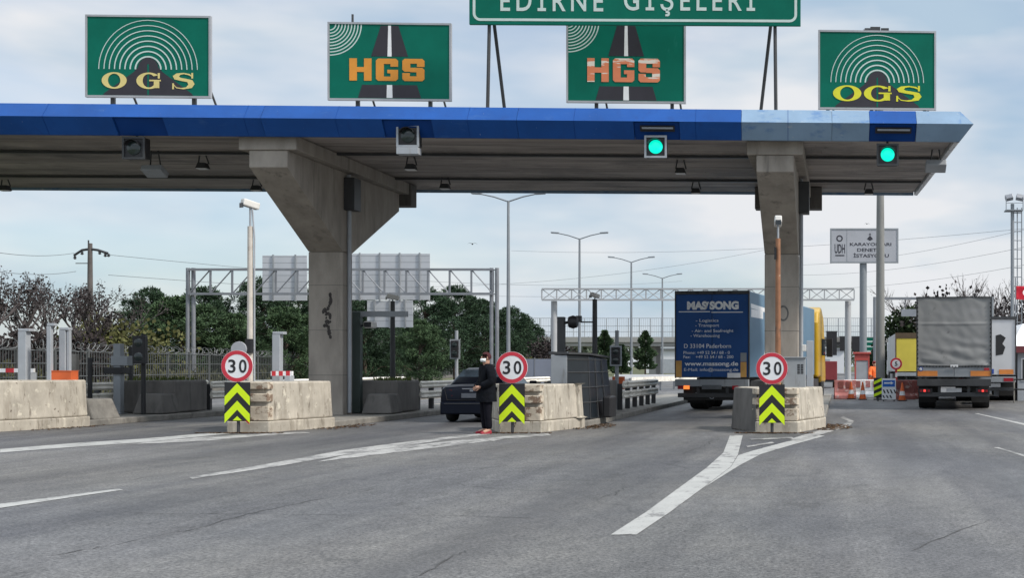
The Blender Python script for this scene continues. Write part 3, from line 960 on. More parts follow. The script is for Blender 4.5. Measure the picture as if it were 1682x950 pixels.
# ------------------------------------------------------------------ toll islands
def island(Xc, y0=28.7, y1=62.0):
    mb = MB()
    poly = [(Xc - 0.4, y0 + 0.5), (Xc + 0.55, y0 + 0.5), (Xc + 1.06, y0 + 2.6), (Xc + 1.12, y0 + 4), (Xc + 1.12, y1), (Xc - 1.12, y1), (Xc - 1.12, y0 + 4), (Xc - 1.0, y0 + 2.0)]
    mb.prism_z(poly, -0.02, 0.15)
    struct(mb.build('traffic_island', kerb_m, bevel=0.03))


ISL = [-19.85, -13.5, -7.34, -1.53]
for Xc in ISL:
    island(Xc)


def nose_block(Xc, dy, label, ln=2.9, h=1.0, right=1.04, dark=False):
    t = thing('concrete_block', label, 'block', (Xc + 0.08, 28.85 + dy, 0), 0, 'whitewashed blocks at the island heads')
    poly = [(-0.42, 0.12), (0.46, 0.12), (right, 2.35), (right, ln), (-1.04, ln), (-1.04, 1.7)]
    bot = [(-0.45, 0.06), (0.50, 0.06), (right + 0.06, 2.33), (right + 0.06, ln + 0.04), (-1.10, ln + 0.04), (-1.10, 1.68)]
    MB().prism_z(bot, -0.02, 0.25).build('plinth', whitewash, t, 0.025)
    b = MB()
    b.loft([[(x * 1.03, y, 0.254) for x, y in poly], [(x, y, 0.6 * h) for x, y in poly], [(x * 0.97, y + 0.02, h) for x, y in poly]])
    b.build('block', whitewash, t, 0.04)
    f = (h - 0.25) / 0.75
    for z0, z1, dd in ((0.86, 0.995, 0.05), (0.62, 0.78, 0.07), (0.26, 0.54, 0.04)):
        za, zb = 0.25 + (z0 - 0.25) * f, 0.25 + (z1 - 0.25) * f
        MB().prism_z([(-0.44, 0.115 - dd), (0.48, 0.115 - dd), (0.52, 0.30 - dd), (0.46, 0.125), (-0.42, 0.118), (-0.56, 0.36)], za, zb).build('nose_slab', whitewash_peel, t, 0.015)
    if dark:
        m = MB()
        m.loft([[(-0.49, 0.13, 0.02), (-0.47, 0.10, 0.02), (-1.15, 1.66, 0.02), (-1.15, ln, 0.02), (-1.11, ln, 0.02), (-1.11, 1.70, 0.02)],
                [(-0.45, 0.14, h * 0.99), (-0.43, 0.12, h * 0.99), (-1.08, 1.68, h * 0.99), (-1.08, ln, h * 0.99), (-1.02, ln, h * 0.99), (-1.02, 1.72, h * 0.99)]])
        o = m.build('shaded_sooty_side_wall', concrete_dark, t)  # darker concrete puts this side's shade, along with its soot, into the colour
        o['label'] = 'left side of the block, dark with painted-in shade and soot'
    return t


nose_block(ISL[0], -0.2, 'whitewashed concrete block at the left photo edge with red boom above it', ln=3.3, h=1.16, right=0.95)
nose_block(ISL[1], 0.0, 'whitewashed concrete block with peeling nose in front of the left pier', ln=2.4, h=1.14, right=1.0)
nose_block(ISL[2], 0.0, 'whitewashed concrete block just right of the standing person', ln=2.0, h=1.08, right=0.98)
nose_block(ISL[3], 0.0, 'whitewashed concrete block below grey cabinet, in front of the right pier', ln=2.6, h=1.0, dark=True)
t = thing('low_block', 'low grey concrete block abutting the leftmost whitewashed block, beside the red box', 'block', (-19.4, 32.2, 0.14))
MB().loft([[(-0.5, 0, 0), (0.62, 0, 0), (0.62, 1.2, 0), (-0.5, 1.2, 0)], [(-0.5, 0.05, 0.52), (0.42, 0.05, 0.52), (0.42, 1.15, 0.52), (-0.5, 1.15, 0.52)]]).build('block', kerb_m, t, 0.04)


def shelter_block(Xc, label):
    t = thing('barrier_block', label, 'block', (Xc, 36.7, 0.165), 0, 'dark weathered blocks on the islands')
    MB().prism_x([(0, 0), (1.9, 0), (1.9, 0.92), (0.05, 0.92)], -1.0, 0.70).build('block', concrete_dark, t, 0.05)
    MB().loft([[(0.0, -0.95, 0), (0.86, -0.95, 0), (0.86, -0.004, 0), (0.0, -0.004, 0)], [(0.12, -0.8, 0.55), (0.74, -0.8, 0.55), (0.74, -0.004, 0.55), (0.12, -0.004, 0.55)]]).build('step', concrete_dark, t, 0.04)
    return t


shelter_block(ISL[0] + 0.05, 'dark stepped concrete block under the black two-lens signal')
shelter_block(ISL[1] + 0.1, 'dark stepped concrete block with weeds on top, right of the tall left pier')
shelter_block(ISL[2] - 0.1, 'dark stepped concrete block beyond the black glass booth')
shelter_block(ISL[3] - 0.05, 'dark stepped concrete block hidden behind the right pier')
leafy = pmat('weed_leaves', (0.085, 0.11, 0.03), 0.8, 0.5, island=True, spec=0.2)


def weeds(name, spots, n, h, mat, label, r=0.9):
    mb = MB()
    for (x, y, z) in spots:
        for i in range(n):
            a, d = rnd.uniform(0, 6.28), r * math.sqrt(rnd.random())
            px, py = x + d * math.cos(a), y + d * math.sin(a)
            hh = h * rnd.uniform(0.3, 1.0)
            lean = rnd.uniform(-0.5, 0.5) * hh
            b = rnd.uniform(0, 3.14)
            wx, wy = 0.02 * math.cos(b), 0.02 * math.sin(b)
            mb.add([(px - wx, py - wy, z), (px + wx, py + wy, z), (px + wx + lean * .6, py + wy + lean * .3, z + hh * .7), (px + lean, py + lean * .5, z + hh)], [(0, 1, 2, 3)])
    return tag(mb.build(name, mat), label, 'grass', kind='stuff')


weeds('grass', [(ISL[0], 38.3, 1.08), (ISL[0] - 0.5, 37.6, 1.08), (ISL[1] + 0.1, 38.2, 1.08), (ISL[1] + 0.4, 37.4, 1.08), (ISL[3] + 0.1, 30.9, 0.98)],
      90, 0.14, leafy, 'short green weeds growing on top of the island blocks', 0.55)
litter_m = pmat('dead_leaves', (0.12, 0.075, 0.045), 0.9, 0.5, island=True, spec=0.1)
lt = MB()
for (x, y, rx, ry, n) in ((-0.25, 31.3, 0.55, 1.6, 500), (-6.1, 31.6, 0.5, 1.6, 300), (-12.2, 31.5, 0.5, 1.6, 220), (-1.5, 28.5, 0.9, 0.18, 220), (-7.3, 28.5, 0.9, 0.18, 160), (-13.4, 28.5, 1.0, 0.2, 200), (-18.7, 31.0, 0.4, 1.4, 120)):
    for i in range(n):
        a, d = rnd.uniform(0, 6.28), rnd.random() ** 0.7
        px, py = x + rx * d * math.cos(a), y + ry * d * math.sin(a)
        q, sz = rnd.uniform(0, 6.28), rnd.uniform(0.015, 0.05)
        zz = 0.006 + rnd.random() * 0.01
        mb_v = [(px + sz * math.cos(q + k * 1.57), py + sz * math.sin(q + k * 1.57), zz + (0.012 if k % 2 else 0)) for k in range(4)]
        lt.add(mb_v, [(0, 1, 2, 3)])
tag(lt.build('leaf_litter', litter_m), 'brown dead leaves swept along the island kerbs', 'leaves', kind='stuff')


def guard_rail(x, ya, yb, label):
    t = thing('guard_rail', label, 'guard rail', (x, ya, 0.165 if ya < 62 else 0), 0, 'pale guard rails along the islands')
    Ln = yb - ya
    for z0, z1 in ((0.66, 0.88), (0.34, 0.58)):
        MB().prism_x([(0, 0), (0, 0)], 0, 0) if False else None
        m = MB()
        m.loft([[(0.0, 0, z0), (0.07, 0, z0 + 0.05), (0.03, 0, (z0 + z1) / 2), (0.07, 0, z1 - 0.05), (0.0, 0, z1), (-0.03, 0, (z0 + z1) / 2)],
                [(0.0, Ln, z0), (0.07, Ln, z0 + 0.05), (0.03, Ln, (z0 + z1) / 2), (0.07, Ln, z1 - 0.05), (0.0, Ln, z1), (-0.03, Ln, (z0 + z1) / 2)]])
        m.build('beam', rail_m, t)
    n = max(2, int(Ln / 1.3) + 1)
    for i in range(n):
        y_ = 0.1 + (Ln - 0.2) * i / (n - 1)
        MB().box(-0.18, -0.04, y_ - 0.06, y_ + 0.06, 0, 0.8).build('post', steel_dark, t)
    return t


rail_m = pmat('pale_rail', (0.74, 0.71, 0.64), 0.7, 0.2, 2.0, stain=[((0.22, 0.18, 0.14), 3.0, 0.58, 0.1, (1, 0.6, 1))])
guard_rail(ISL[0] - 0.95, 34.4, 42, 'pale two-beam guard rail left of the dark block near the red box')
guard_rail(ISL[0] + 0.75, 38.8, 56, 'pale two-beam guard rail behind the leftmost 30 sign')
guard_rail(ISL[1] + 0.75, 38.8, 56, 'pale two-beam guard rail left of the black car')
guard_rail(ISL[2] + 0.75, 38.8, 46, 'pale two-beam guard rail stub under the orange box')

# ------------------------------------------------------------------ 30 signs with chevron boards
def text30(mb, txt, w_, h_, d0, d1, bold=0.03, z=0):
    text_mesh(mb, txt, -w_ / 2, w_ / 2, z - h_ / 2, z + h_ / 2, d0, d1, bold)


def speed_sign(px, base_y, zc, label, r=0.355):
    D = 28.5
    t = thing('speed_sign', label, 'road sign', (X(px, D), D, 0), 0, '30 signs with chevron boards')
    MB().tube([(0, 0.05, 0.0), (0, 0.05, zc + 0.2)], 0.035, 10).build('post', steel_dark, t)
    MB().lathe([(r - 0.01, 0.0), (r, -0.004), (r, -0.02)], axis='y', c=(0, 0, zc), seg=40).build('disc', white_m, t)
    m = MB()
    ring_plate(m, 0, zc, r * 0.745, r * 0.985, 0, 360, 0.0205, 0.024, 48)
    m.build('red_ring', ring_m, t)
    m = MB()
    text_mesh(m, '3', -0.195, -0.03, zc - 0.15, zc + 0.15, 0.0205, 0.025, 0.015)
    text_mesh(m, '0', 0.045, 0.215, zc - 0.15, zc + 0.15, 0.0205, 0.025, 0.015)
    m.build('lettering', black_m, t)
    z1, z0 = zc - r - 0.005, zc - r - 0.86
    hw = 0.285
    MB().box(-hw, hw, -0.012, 0.012, z0, z1).build('chevron_board', black_m, t)
    m = MB()
    th = 0.20
    for k in range(2):
        zt = z1 - 0.02 - k * 0.39
        m.plate([(-hw + 0.004, zt - 0.30 - th), (0, zt - th), (hw - 0.004, zt - 0.30 - th), (hw - 0.004, zt - 0.30), (0, zt), (-hw + 0.004, zt - 0.30)], 0.0125, 0.015)
    m.plate([(-0.10, z0 + 0.004), (0.10, z0 + 0.004), (0, z0 + 0.10)], 0.0125, 0.015)
    m.build('chevron', lime_m, t)
    return t


s1 = speed_sign(390, 712, 1.50, 'red-ringed 30 sign over chevron board, in front of the left pier')
bk = MB().lathe([(0.17, 0), (0.175, 0.02), (0.175, 0.04)], axis='y', c=(-0.02, 0.09, 1.88), seg=24)
bk.build('rear_disc', sign_grey, s1)
speed_sign(841, 712, 1.47, 'red-ringed 30 sign over chevron board, beside the standing person')
speed_sign(1268, 712, 1.45, 'red-ringed 30 sign over chevron board, in front of the right pier')
MB_ = MB()
MB_.plate([(0.10, 0.22), (0.26, 0.08), (0.26, 0.26), (0.20, 0.34)], 0.03, 0.05)
t = thing('broken_reflector', 'small broken red reflector plate below the leftmost chevron board', 'reflector', (X(390, 28.6), 28.65, 0.12))
MB_.build('reflector_plate', red_m, t)

# ------------------------------------------------------------------ poles, cameras and cabinets on the islands
def cam_head(t, z, look=0.0, sz=1.0):
    h = MB()
    h.cbox((0.0, 0.0, z), (0.17 * sz, 0.42 * sz, 0.17 * sz), rz=look, rx=R(-12))
    h.build('camera_head', cam_white, t, 0.03)
    g = MB()
    d = Vector((math.sin(look), -math.cos(look), 0)) * 0.22 * sz
    g.cbox((d.x, d.y, z - 0.045), (0.13 * sz, 0.03, 0.11 * sz), rz=look)
    g.build('lens', glass_dark, t)


def camera_pole(px, D, z0, ztop, r, mat, label, look, neck=0.45, top_mat=None, sz=1.0):
    t = thing('camera_pole', label, 'camera pole', (X(px, D), D, z0), 0, 'camera poles on the islands')
    MB().tube([(0, 0, 0), (0, 0, ztop - z0)], [r, r * 0.8], 12).build('pole', mat, t)
    MB().tube([(0, 0, ztop - z0 + 0.002), (0, 0, ztop - z0 + neck)], 0.025, 8).build('neck', lightgrey, t)
    cam_head(t, ztop - z0 + neck + 0.08, look, sz)
    return t


t = camera_pole(411, 30.6, 0.98, Z(372, 30.6), 0.075, pole_white, 'rusty white camera pole rising behind the leftmost 30 sign', R(-35))
MB().tube([(0.10, 0, 0), (0.10, 0, 3.6), (0.05, 0, 4.3)], 0.022, 6).build('cable_conduit', lightgrey, t)
MB().cbox((0.02, -0.1, 1.0), (0.14, 0.14, 0.34)).build('junction_box', black_m, t)
t = camera_pole(1278, 29.8, 0.98, Z(392, 29.8), 0.07, pole_brown, 'rust brown camera pole in front of the right pier', R(5), 0.32)
MB().cbox((-0.06, -0.06, 3.15), (0.05, 0.08, 0.28)).build('junction_box', black_m, t)
camera_pole(645, 40.0, 1.05, Z(495, 40), 0.085, steel_dark, 'black camera pole on weedy block left of the black car', R(-60), 0.05, sz=0.9)
t = camera_pole(977, 41.0, 0.165, Z(492, 41), 0.095, steel_dark, 'black camera pole with side arm beyond the black glass booth', R(-40), 0.05, sz=0.8)
MB().tube([(0, 0, 2.75), (-0.45, -0.05, 2.75)], 0.025, 6).cbox((-0.5, -0.05, 2.85), (0.16, 0.2, 0.2)).build('side_sensor', steel_dark, t)

t = thing('sensor_post', 'dark square post with round black sensor above the black glass booth', 'sensor post', (X(922, 36), 36, 0.165))
MB().box(-0.10, 0.10, -0.1, 0.1, 0, Z(521, 36) - 0.165).build('post', steel_dark, t, 0.01)
MB().tube([(0.1, 0, 2.55), (0.2, 0, 2.58)], 0.04, 8).build('arm', steel_dark, t)
MB().lathe([(0.02, -0.13), (0.15, -0.12), (0.19, 0.0), (0.15, 0.12), (0.02, 0.13)], axis='x', c=(0.33, 0, 2.58), seg=16).build('sensor', black_m, t, smooth=True)

t = thing('overhead_arm', 'dark green post with long grey arm beside the left pier', 'gantry arm', (X(588, 36.6), 36.6, 0.165))
MB().box(-0.14, 0.10, -0.1, 0.1, 0, Z(513, 36.6) - 0.165).build('post', pmat('dark_green_paint', (0.055, 0.075, 0.07), 0.6, 0.15, 2.0), t, 0.01)
MB().box(-0.20, 1.42, -0.07, 0.07, Z(521, 36.6) - 0.162, Z(513, 36.6) - 0.162 + 0.02).build('arm', grey_box, t, 0.01)
MB().loft([[(0.22, -0.2, 2.42), (0.48, -0.2, 2.42), (0.48, -0.2, 2.62), (0.22, -0.2, 2.62)], [(0.22, 0.2, 2.42), (0.48, 0.2, 2.42), (0.48, 0.2, 2.62), (0.22, 0.2, 2.62)]]).build('camera_head', cam_white, t, 0.04)
MB().box(0.25, 0.45, -0.215, -0.203, 2.45, 2.59).build('lens', black_m, t)
MB().tube([(0.1, 0, 2.5), (0.22, 0, 2.5)], 0.03, 6).build('bracket', steel_dark, t)


def toll_reader(px, D, z0, ztop, label, w_=0.20, cap=True):
    t = thing('reader_post', label, 'post', (X(px, D), D, z0), 0, 'pale square reader posts on the islands')
    MB().box(-w_ / 2, w_ / 2, -w_ / 2, w_ / 2, 0, ztop - z0).build('post', lightgrey, t, 0.012)
    if cap:
        MB().box(-w_ / 2 + 0.01, w_ / 2 + 0.09, -w_ / 2 - 0.004, w_ / 2 + 0.004, ztop - z0 + 0.002, ztop - z0 + 0.07).build('cap', lightgrey, t, 0.01)
    return t


toll_reader(456, 31.2, 0.98, Z(550, 31.2), 'pale reader post standing on the block before the left pier', 0.19)
toll_reader(40, 31.8, 0.98, Z(545, 31.8), 'pale reader post above red-white boom near the left photo edge', 0.20)
toll_reader(82, 31.6, 0.98, Z(536, 31.6), 'slim pale reader post with wide head, left of the red box', 0.11)
t = toll_reader(105, 32.2, 0.98, Z(543, 32.2), 'pale double reader post rising behind the red box', 0.16)
MB().box(0.10, 0.16, -0.05, 0.05, 0, 1.42).build('conduit', lightgrey, t)
t = thing('red_box', 'orange-red metal box on the leftmost whitewashed block', 'box', (X(105, 31.7), 31.72, 1.125))
MB().box(-0.26, 0.26, -0.15, 0.15, 0, 0.25).build('body', orange_p, t, 0.012)
MB().box(-0.27, 0.27, -0.16, 0.16, 0.252, 0.268).build('lid', orange_p, t, 0.005)


def boom(px0, px1, py, D, label, pivot_r=True, th=0.10):
    x0, x1 = X(px0, D), X(px1, D)
    t = thing('boom_barrier', label, 'barrier', (x1, D, 0.98), 0, 'red and white boom barriers')
    z = Z(py, D) - 0.98
    MB().box(-0.05, 0.09, -0.12, 0.12, 0, z - 0.055).build('stand', lightgrey, t, 0.01)
    MB().box(x0 - x1, 0.1, -0.04, 0.04, z - th / 2, z + th / 2).build('arm', white_m, t)
    st = MB()
    xx = x0 - x1
    n = max(3, int((x1 - x0) / 0.36))
    for k in range(n):
        a = xx + (k + 0.15) * (-xx + 0.1) / n
        st.box(a, a + (-xx + 0.1) / n * 0.55, -0.045, 0.045, z - th / 2 - 0.004, z + th / 2 + 0.004)
    st.build('red_stripes', red_m, t)
    return t


boom(-140, 50, 609, 33.0, 'red and white boom barrier lowered across the leftmost lane')
boom(446, 474, 614, 30.9, 'short red and white barrier stub on the block before the left pier', th=0.11)


def pole_plain(px, D, z0, ztop, w_, mat, label, cat='post', name='steel_post'):
    t = thing(name, label, cat, (X(px, D), D, z0))
    MB().box(-w_ / 2, w_ / 2, -w_ / 2, w_ / 2, 0, ztop - z0).build('post', mat, t, 0.008)
    MB().box(-w_ / 2 - 0.06, w_ / 2 + 0.06, -w_ / 2 - 0.06, w_ / 2 + 0.06, -0.005, 0.02).build('base_plate', mat, t)
    return t


pole_plain(148, 35, 0.165, Z(588, 35), 0.09, black_m, 'thin black post left of the grey banded post')
pole_plain(123, 34, 0.165, Z(582, 34), 0.16, kerb_m, 'stubby brown-grey post just right of the red box')
pole_plain(215, 38.6, 0.165, Z(570, 38.6), 0.10, black_m, 'thin black post just left of the black two-lens signal')
t = pole_plain(195, 36, 0.165, Z(565, 36), 0.20, grey_box, 'grey post with a black box clamped round its middle')
MB().box(-0.33, 0.22, -0.18, 0.16, 1.12, 1.30).build('clamp_box', black_m, t, 0.01)
MB().box(-0.15, 0.32, -0.14, 0.14, 1.35, 1.62).build('upper_box', grey_box, t, 0.01)

# traffic lights
def traffic_light(px, D, z0, py_top, py0, py1, hw_px, mat_pole, label, n_lens, frame=False, r=0.06):
    s = D / F
    t = thing('traffic_light', label, 'traffic light', (X(px, D), D, z0), 0, 'traffic lights on the islands')
    MB().tube([(0, 0.14, 0), (0, 0.14, Z(py_top, D) - z0)], r, 10).build('pole', mat_pole, t)
    za, zb, hw = Z(py1, D) - z0, Z(py0, D) - z0, hw_px * s
    MB().box(-hw, hw, -0.12, 0.06, za, zb).build('housing', black_m, t, 0.015)
    if frame:
        f = MB()
        e = 0.05
        f.box(-hw - e, hw + e, -0.06, -0.03, zb + 0.001, zb + e); f.box(-hw - e, hw + e, -0.06, -0.03, za - e, za - 0.001)
        f.box(-hw - e, -hw - 0.001, -0.06, -0.03, za, zb); f.box(hw + 0.001, hw + e, -0.06, -0.03, za, zb)
        f.build('frame', lightgrey, t)
    for k in range(n_lens):
        z = za + (zb - za) * (k + 0.5) / n_lens
        rr = min(hw * 0.72, (zb - za) / n_lens * 0.42)
        MB().lathe([(0.001, -0.145), (rr * 0.7, -0.14), (rr, -0.122)], axis='y', c=(0, 0, z), seg=16).build('lens', lens_off, t, smooth=True)
    return t


traffic_light(231, 35.4, 0.165, 549, 552, 598, 10, black_m, 'black two-lens traffic light in front of dark stepped block', 2)
traffic_light(748, 46.0, 0.165, 543, 560, 588, 6, lightgrey, 'framed black traffic light above the black car roof', 2, True)
traffic_light(1012, 39.5, 0.165, 543, 571, 599, 7, grey_box, 'framed black traffic light above the orange box', 2, True)
t = thing('orange_box', 'orange plastic box on a post beyond the black glass booth', 'box', (X(1016, 40.6), 40.6, 0.165))
MB().box(-0.18, 0.18, -0.12, 0.14, Z(640, 40.6) - 0.165, Z(619, 40.6) - 0.165).build('body', orange_p, t, 0.015)
MB().tube([(0, 0, 0), (0, 0, 0.58)], 0.05, 8).build('post', steel_dark, t)

# black glass booth on the third island
t = thing('toll_booth', 'black glass toll booth with grey cabinet on its near end', 'booth', (X(918, 31.6), 31.6, 0.165))
MB().box(-0.20, 0.20, 0, 0.5, 0.82, Z(584, 31.6) - 0.165).build('cabinet', grey_box, t, 0.01)
g = MB()
x0, x1 = 0.0, X(1000, 34.6) - X(918, 31.6)
g.loft([[(0.205, 0.02, 0.0), (0.66, 0.62, 0.0), (0.74, 3.4, 0.0), (-0.55, 3.4, 0.0), (-0.2, 0.55, 0.0)],
        [(0.205, 0.02, 1.62), (0.60, 0.62, 1.60), (0.56, 3.4, 1.54), (-0.5, 3.4, 1.54), (-0.2, 0.55, 1.62)]])
g.build('glass_wall', pmat('dusty_black_glass', (0.014, 0.019, 0.025), 0.30, 0.3, 1.2, spec=0.5), t, 0.02)
g = MB()
for z in (0.42, 0.80, 1.18, 1.5):
    f_ = z / 1.6
    xm, xe = 0.66 - 0.06 * f_, 0.74 - 0.18 * f_
    g.tube([(0.208, 0.016, z), (xm + 0.004, 0.615, z), (xe + 0.004, 3.4, z)], 0.014, 5)
for f_ in (0.0, 0.33, 0.66):
    g.tube([(0.664 + 0.08 * f_, 0.62 + 2.78 * f_, 0.0), (0.604 - 0.04 * f_, 0.62 + 2.78 * f_, 1.6 - 0.06 * f_)], 0.016, 5)
g.build('glazing_bars', steel_dark, t)
MB().loft([[(-0.25, 0.0, 1.63), (0.25, -0.03, 1.63), (0.66, 0.55, 1.62), (0.62, 3.5, 1.56), (-0.6, 3.5, 1.56), (-0.28, 0.55, 1.63)],
           [(-0.25, 0.0, 1.70), (0.25, -0.03, 1.68), (0.66, 0.55, 1.67), (0.62, 3.5, 1.61), (-0.6, 3.5, 1.61), (-0.28, 0.55, 1.68)]]).build('roof', steel_dark, t)
MB().box(0.80, 1.02, 1.5, 2.3, 0.0, 0.55).build('step', black_m, t, 0.04)

t = thing('control_cabinet', 'grey control cabinet with louvres behind the right 30 sign', 'cabinet', (X(1305, 30.4), 30.4, 0.96))
s = 30.4 / F
MB().box(-18 * s, 18 * s, 0, 0.4, 0, 0.73).build('body', grey_box, t, 0.012)
MB().box(-19 * s, 19 * s, -0.03, 0.43, 0.732, 0.76).build('lid', grey_box, t, 0.006)
m = MB()
for bx in (-0.19, 0.10, 0.18):
    for k in range(6):
        m.box(bx - 0.03, bx + 0.03, -0.006, 0.002, 0.36 + k * 0.04, 0.385 + k * 0.04)
m.build('louvre', black_m, t)
t = thing('service_post', 'light grey flat post between grey cabinet and yellow cab', 'post', (X(1331, 33.5), 33.5, 0.165))
MB().box(-0.10, 0.08, -0.05, 0.05, 0, Z(560, 33.5) - 0.165).build('post', lightgrey, t, 0.01)
MB().box(-0.22, -0.105, -0.1, 0.05, 1.72, 1.90).build('side_box', cam_white, t, 0.015)

# ------------------------------------------------------------------ vehicles
def wheel_pair(root, x, y, r, wd):
    for sx in (-1, 1):
        wl = MB()
        xo = sx * x
        xi = sx * (x - wd)
        a, b = min(xo, xi), max(xo, xi)
        wl.lathe([(r * 0.55, a), (r * 0.93, a), (r, a + 0.05), (r, b - 0.05), (r * 0.93, b), (r * 0.55, b)], axis='x', c=(0, y, r), seg=24)
        o = wl.build('wheel', rubber, root, smooth=True)
        e = 0.004
        MB().lathe([(0.001, a - e + 0.06 if sx < 0 else b + e - 0.06), (r * 0.3, a - e + 0.05 if sx < 0 else b + e - 0.05), (r * 0.56, a - e if sx < 0 else b + e), (r * 0.56, (a + b) / 2)], axis='x', c=(0, y, r), seg=20).build('rim', rim_m, o)


def semi_trailer(root, L=13.6, W=2.55, H=4.0, fl=1.12, side_m=None, bar_m=None):
    hw = W / 2
    MB().box(-hw, hw, 0.10, L, fl, H).build('cargo_box', side_m, root, 0.03)
    for x in (-0.55, 0.45):
        MB().box(x, x + 0.1, 0.15, L - 0.6, fl - 0.36, fl - 0.004).build('chassis_rail', steel_dark, root)
    MB().box(-hw + 0.02, hw - 0.02, -0.03, 0.12, fl - 0.30, fl - 0.06).build('light_bar', bar_m or grey_box, root, 0.01)
    MB().box(-hw + 0.08, hw - 0.08, 0.10, 0.24, 0.45, 0.60).build('underrun_bar', steel_dark, root, 0.015)
    for x in (-0.55, 0.45):
        MB().box(x, x + 0.1, 0.12, 0.22, 0.602, fl - 0.31).build('bumper_bracket', steel_dark, root)
    for y_ in (2.3, 3.6, 4.9):
        wheel_pair(root, hw - 0.02, y_, 0.50, 0.60 if y_ == 2.3 else 0.40)
    for sx in (-1, 1):
        MB().box(sx * (hw - 0.04) - (0 if sx < 0 else 0.62), sx * (hw - 0.04) + (0.62 if sx < 0 else 0), 1.55, 1.57, 0.22, 0.95).build('mudflap', rubber, root)
        MB().box(sx * (hw - 0.05) - 0.02, sx * (hw - 0.05) + 0.02, 5.8, 9.8, 0.45, 0.95).build('side_guard', steel, root)


def tractor(root, y0, col, W=2.5, top=3.95):
    hw = W / 2
    m = MB()
    prof = [(y0, 1.0), (y0, top - 0.75), (y0 + 0.25, top - 0.25), (y0 + 1.0, top), (y0 + 1.65, top - 0.45), (y0 + 2.2, 2.3), (y0 + 2.32, 1.3), (y0 + 2.32, 0.75), (y0 + 0.9, 0.75), (y0 + 0.85, 1.0)]
    m.prism_x(prof, -hw, hw)
    cab = m.build('cab', col, root, 0.10)
    MB().prism_x([(y0 + 2.215, 2.3), (y0 + 1.80, 3.15), (y0 + 1.82, 3.16), (y0 + 2.235, 2.31)], -hw + 0.15, hw - 0.15).build('windscreen', glass_dark, root)
    for sx in (-1, 1):
        x0 = sx * (hw + 0.002)
        MB().prism_x([(y0 + 1.05, 2.0), (y0 + 2.12, 2.0), (y0 + 1.9, 2.75), (y0 + 1.05, 2.75)], min(x0, x0 + sx * 0.01), max(x0, x0 + sx * 0.01)).build('side_window', glass_dark, root)
        a = MB()
        a.cbox((sx * (hw + 0.22), y0 + 2.1, 2.35), (0.26, 0.14, 0.85))
        a.cbox((sx * (hw + 0.06), y0 + 2.1, 2.7), (0.24, 0.05, 0.05)).cbox((sx * (hw + 0.06), y0 + 2.1, 2.0), (0.24, 0.05, 0.05))
        a.build('mirror', black_m, root, 0.01)
    MB().box(-hw + 0.1, hw - 0.1, y0 - 3.1, y0 + 0.8, 0.6, 0.95).build('tractor_chassis', steel_dark, root)
    MB().box(hw - 0.55, hw - 0.3, y0 - 0.35, y0 - 0.1, 1.0, top - 0.1).build('exhaust_stack', steel_dark, root, 0.03)
    MB().box(-hw + 0.3, hw - 0.3, y0 - 0.28, y0 - 0.02, 1.0, 2.6).build('air_hose_panel', black_m, root, 0.03)
    wheel_pair(root, hw - 0.02, y0 + 1.45, 0.52, 0.33)
    wheel_pair(root, hw - 0.02, y0 - 2.1, 0.52, 0.58)


# blue trailer
navy = pmat('navy_tarpaulin', (0.022, 0.078, 0.245), 0.6, 0.15, 0.7, spec=0.2, stain=[((0.045, 0.095, 0.21), 1.6, 0.6, 0.2, (1, 1, 0.5))])
ltblue = pmat('light_blue_tarpaulin', (0.10, 0.18, 0.26), 0.5, 0.12, 0.6, bump=0.3)
DB = 42.6
bt = thing('articulated_truck', 'blue MASSONG trailer with light blue sides pulled by a yellow cab', 'truck', (X(1169, DB), DB, 0), R(-8))
semi_trailer(bt, H=4.0, side_m=ltblue)
for sx in (-1, 1):
    x0, x1 = sorted((sx * 0.008, sx * 1.235))
    MB().box(x0, x1, 0.04, 0.10, 1.14, 3.90).build('rear_door', navy, bt, 0.012)
fr = MB()
fr.box(-1.275, 1.275, 0.02, 0.098, 3.905, 4.02)
fr.box(-1.275, -1.24, 0.02, 0.098, 1.10, 3.903)
fr.box(1.24, 1.275, 0.02, 0.098, 1.10, 3.903)
fr.build('door_frame', steel_dark, bt, 0.005)
tl = MB()
for x in (-0.5, 0.1, 0.62):
    tl.box(x - 0.05, x + 0.05, -0.005, 0.019, 3.92, 4.0)
tl.build('marker_lamp', black_m, bt)
tx = MB()
s = DB / F


def bx(px): return (px - 1169) * s
def bz(py): return Z(py, DB)


white_let = pmat('white_lettering', (0.74, 0.76, 0.78), 0.5, 0.1, 2.0)


def txp(body, a, b, z0, z1, bold=0.0, fh=None):
    q = MB()
    text_mesh(q, body, bx(a), bx(b), bz(z0), bz(z1), -0.038, -0.032, bold, fh)
    q.build('lettering', white_let, bt)



txp('MAS', 1127, 1161, 509, 495, 0.06)
txp('/', 1157, 1164, 508, 496, 0.03)
txp('SONG', 1165, 1214, 509, 495, 0.06)
tx.box(bx(1113), bx(1166), -0.0 + 0.032, 0.038, bz(513), bz(511.5))
tx.box(bx(1168), bx(1221), 0.032, 0.038, bz(514), bz(512.5))
for body, a, b, z in (('- Logistics', 1142, 1180, 529), ('- Transport', 1141, 1181, 537), ('- Air- and Seafreight', 1135, 1205, 546), ('- Warehousing', 1133, 1182, 554)):
    txp(body, a, b, z, z - 5, 0.0, 0.72)
txp('D 33104 Paderborn', 1122, 1201, 572, 565, 0.0, 0.72)
txp('Phone: +49 52 54 / 68 - 0', 1121, 1199, 582, 577, 0.0, 0.72)
txp('Fax:    +49 52 54 / 68 - 200', 1121, 1205, 589, 584, 0.0, 0.72)
txp('www.massong.de', 1123, 1213, 601, 594, 0.02, 0.72)
txp('E-Mail: info@massong.de', 1122, 1213, 610, 605, 0.0, 0.72)
tx.build('underline', white_let, bt)
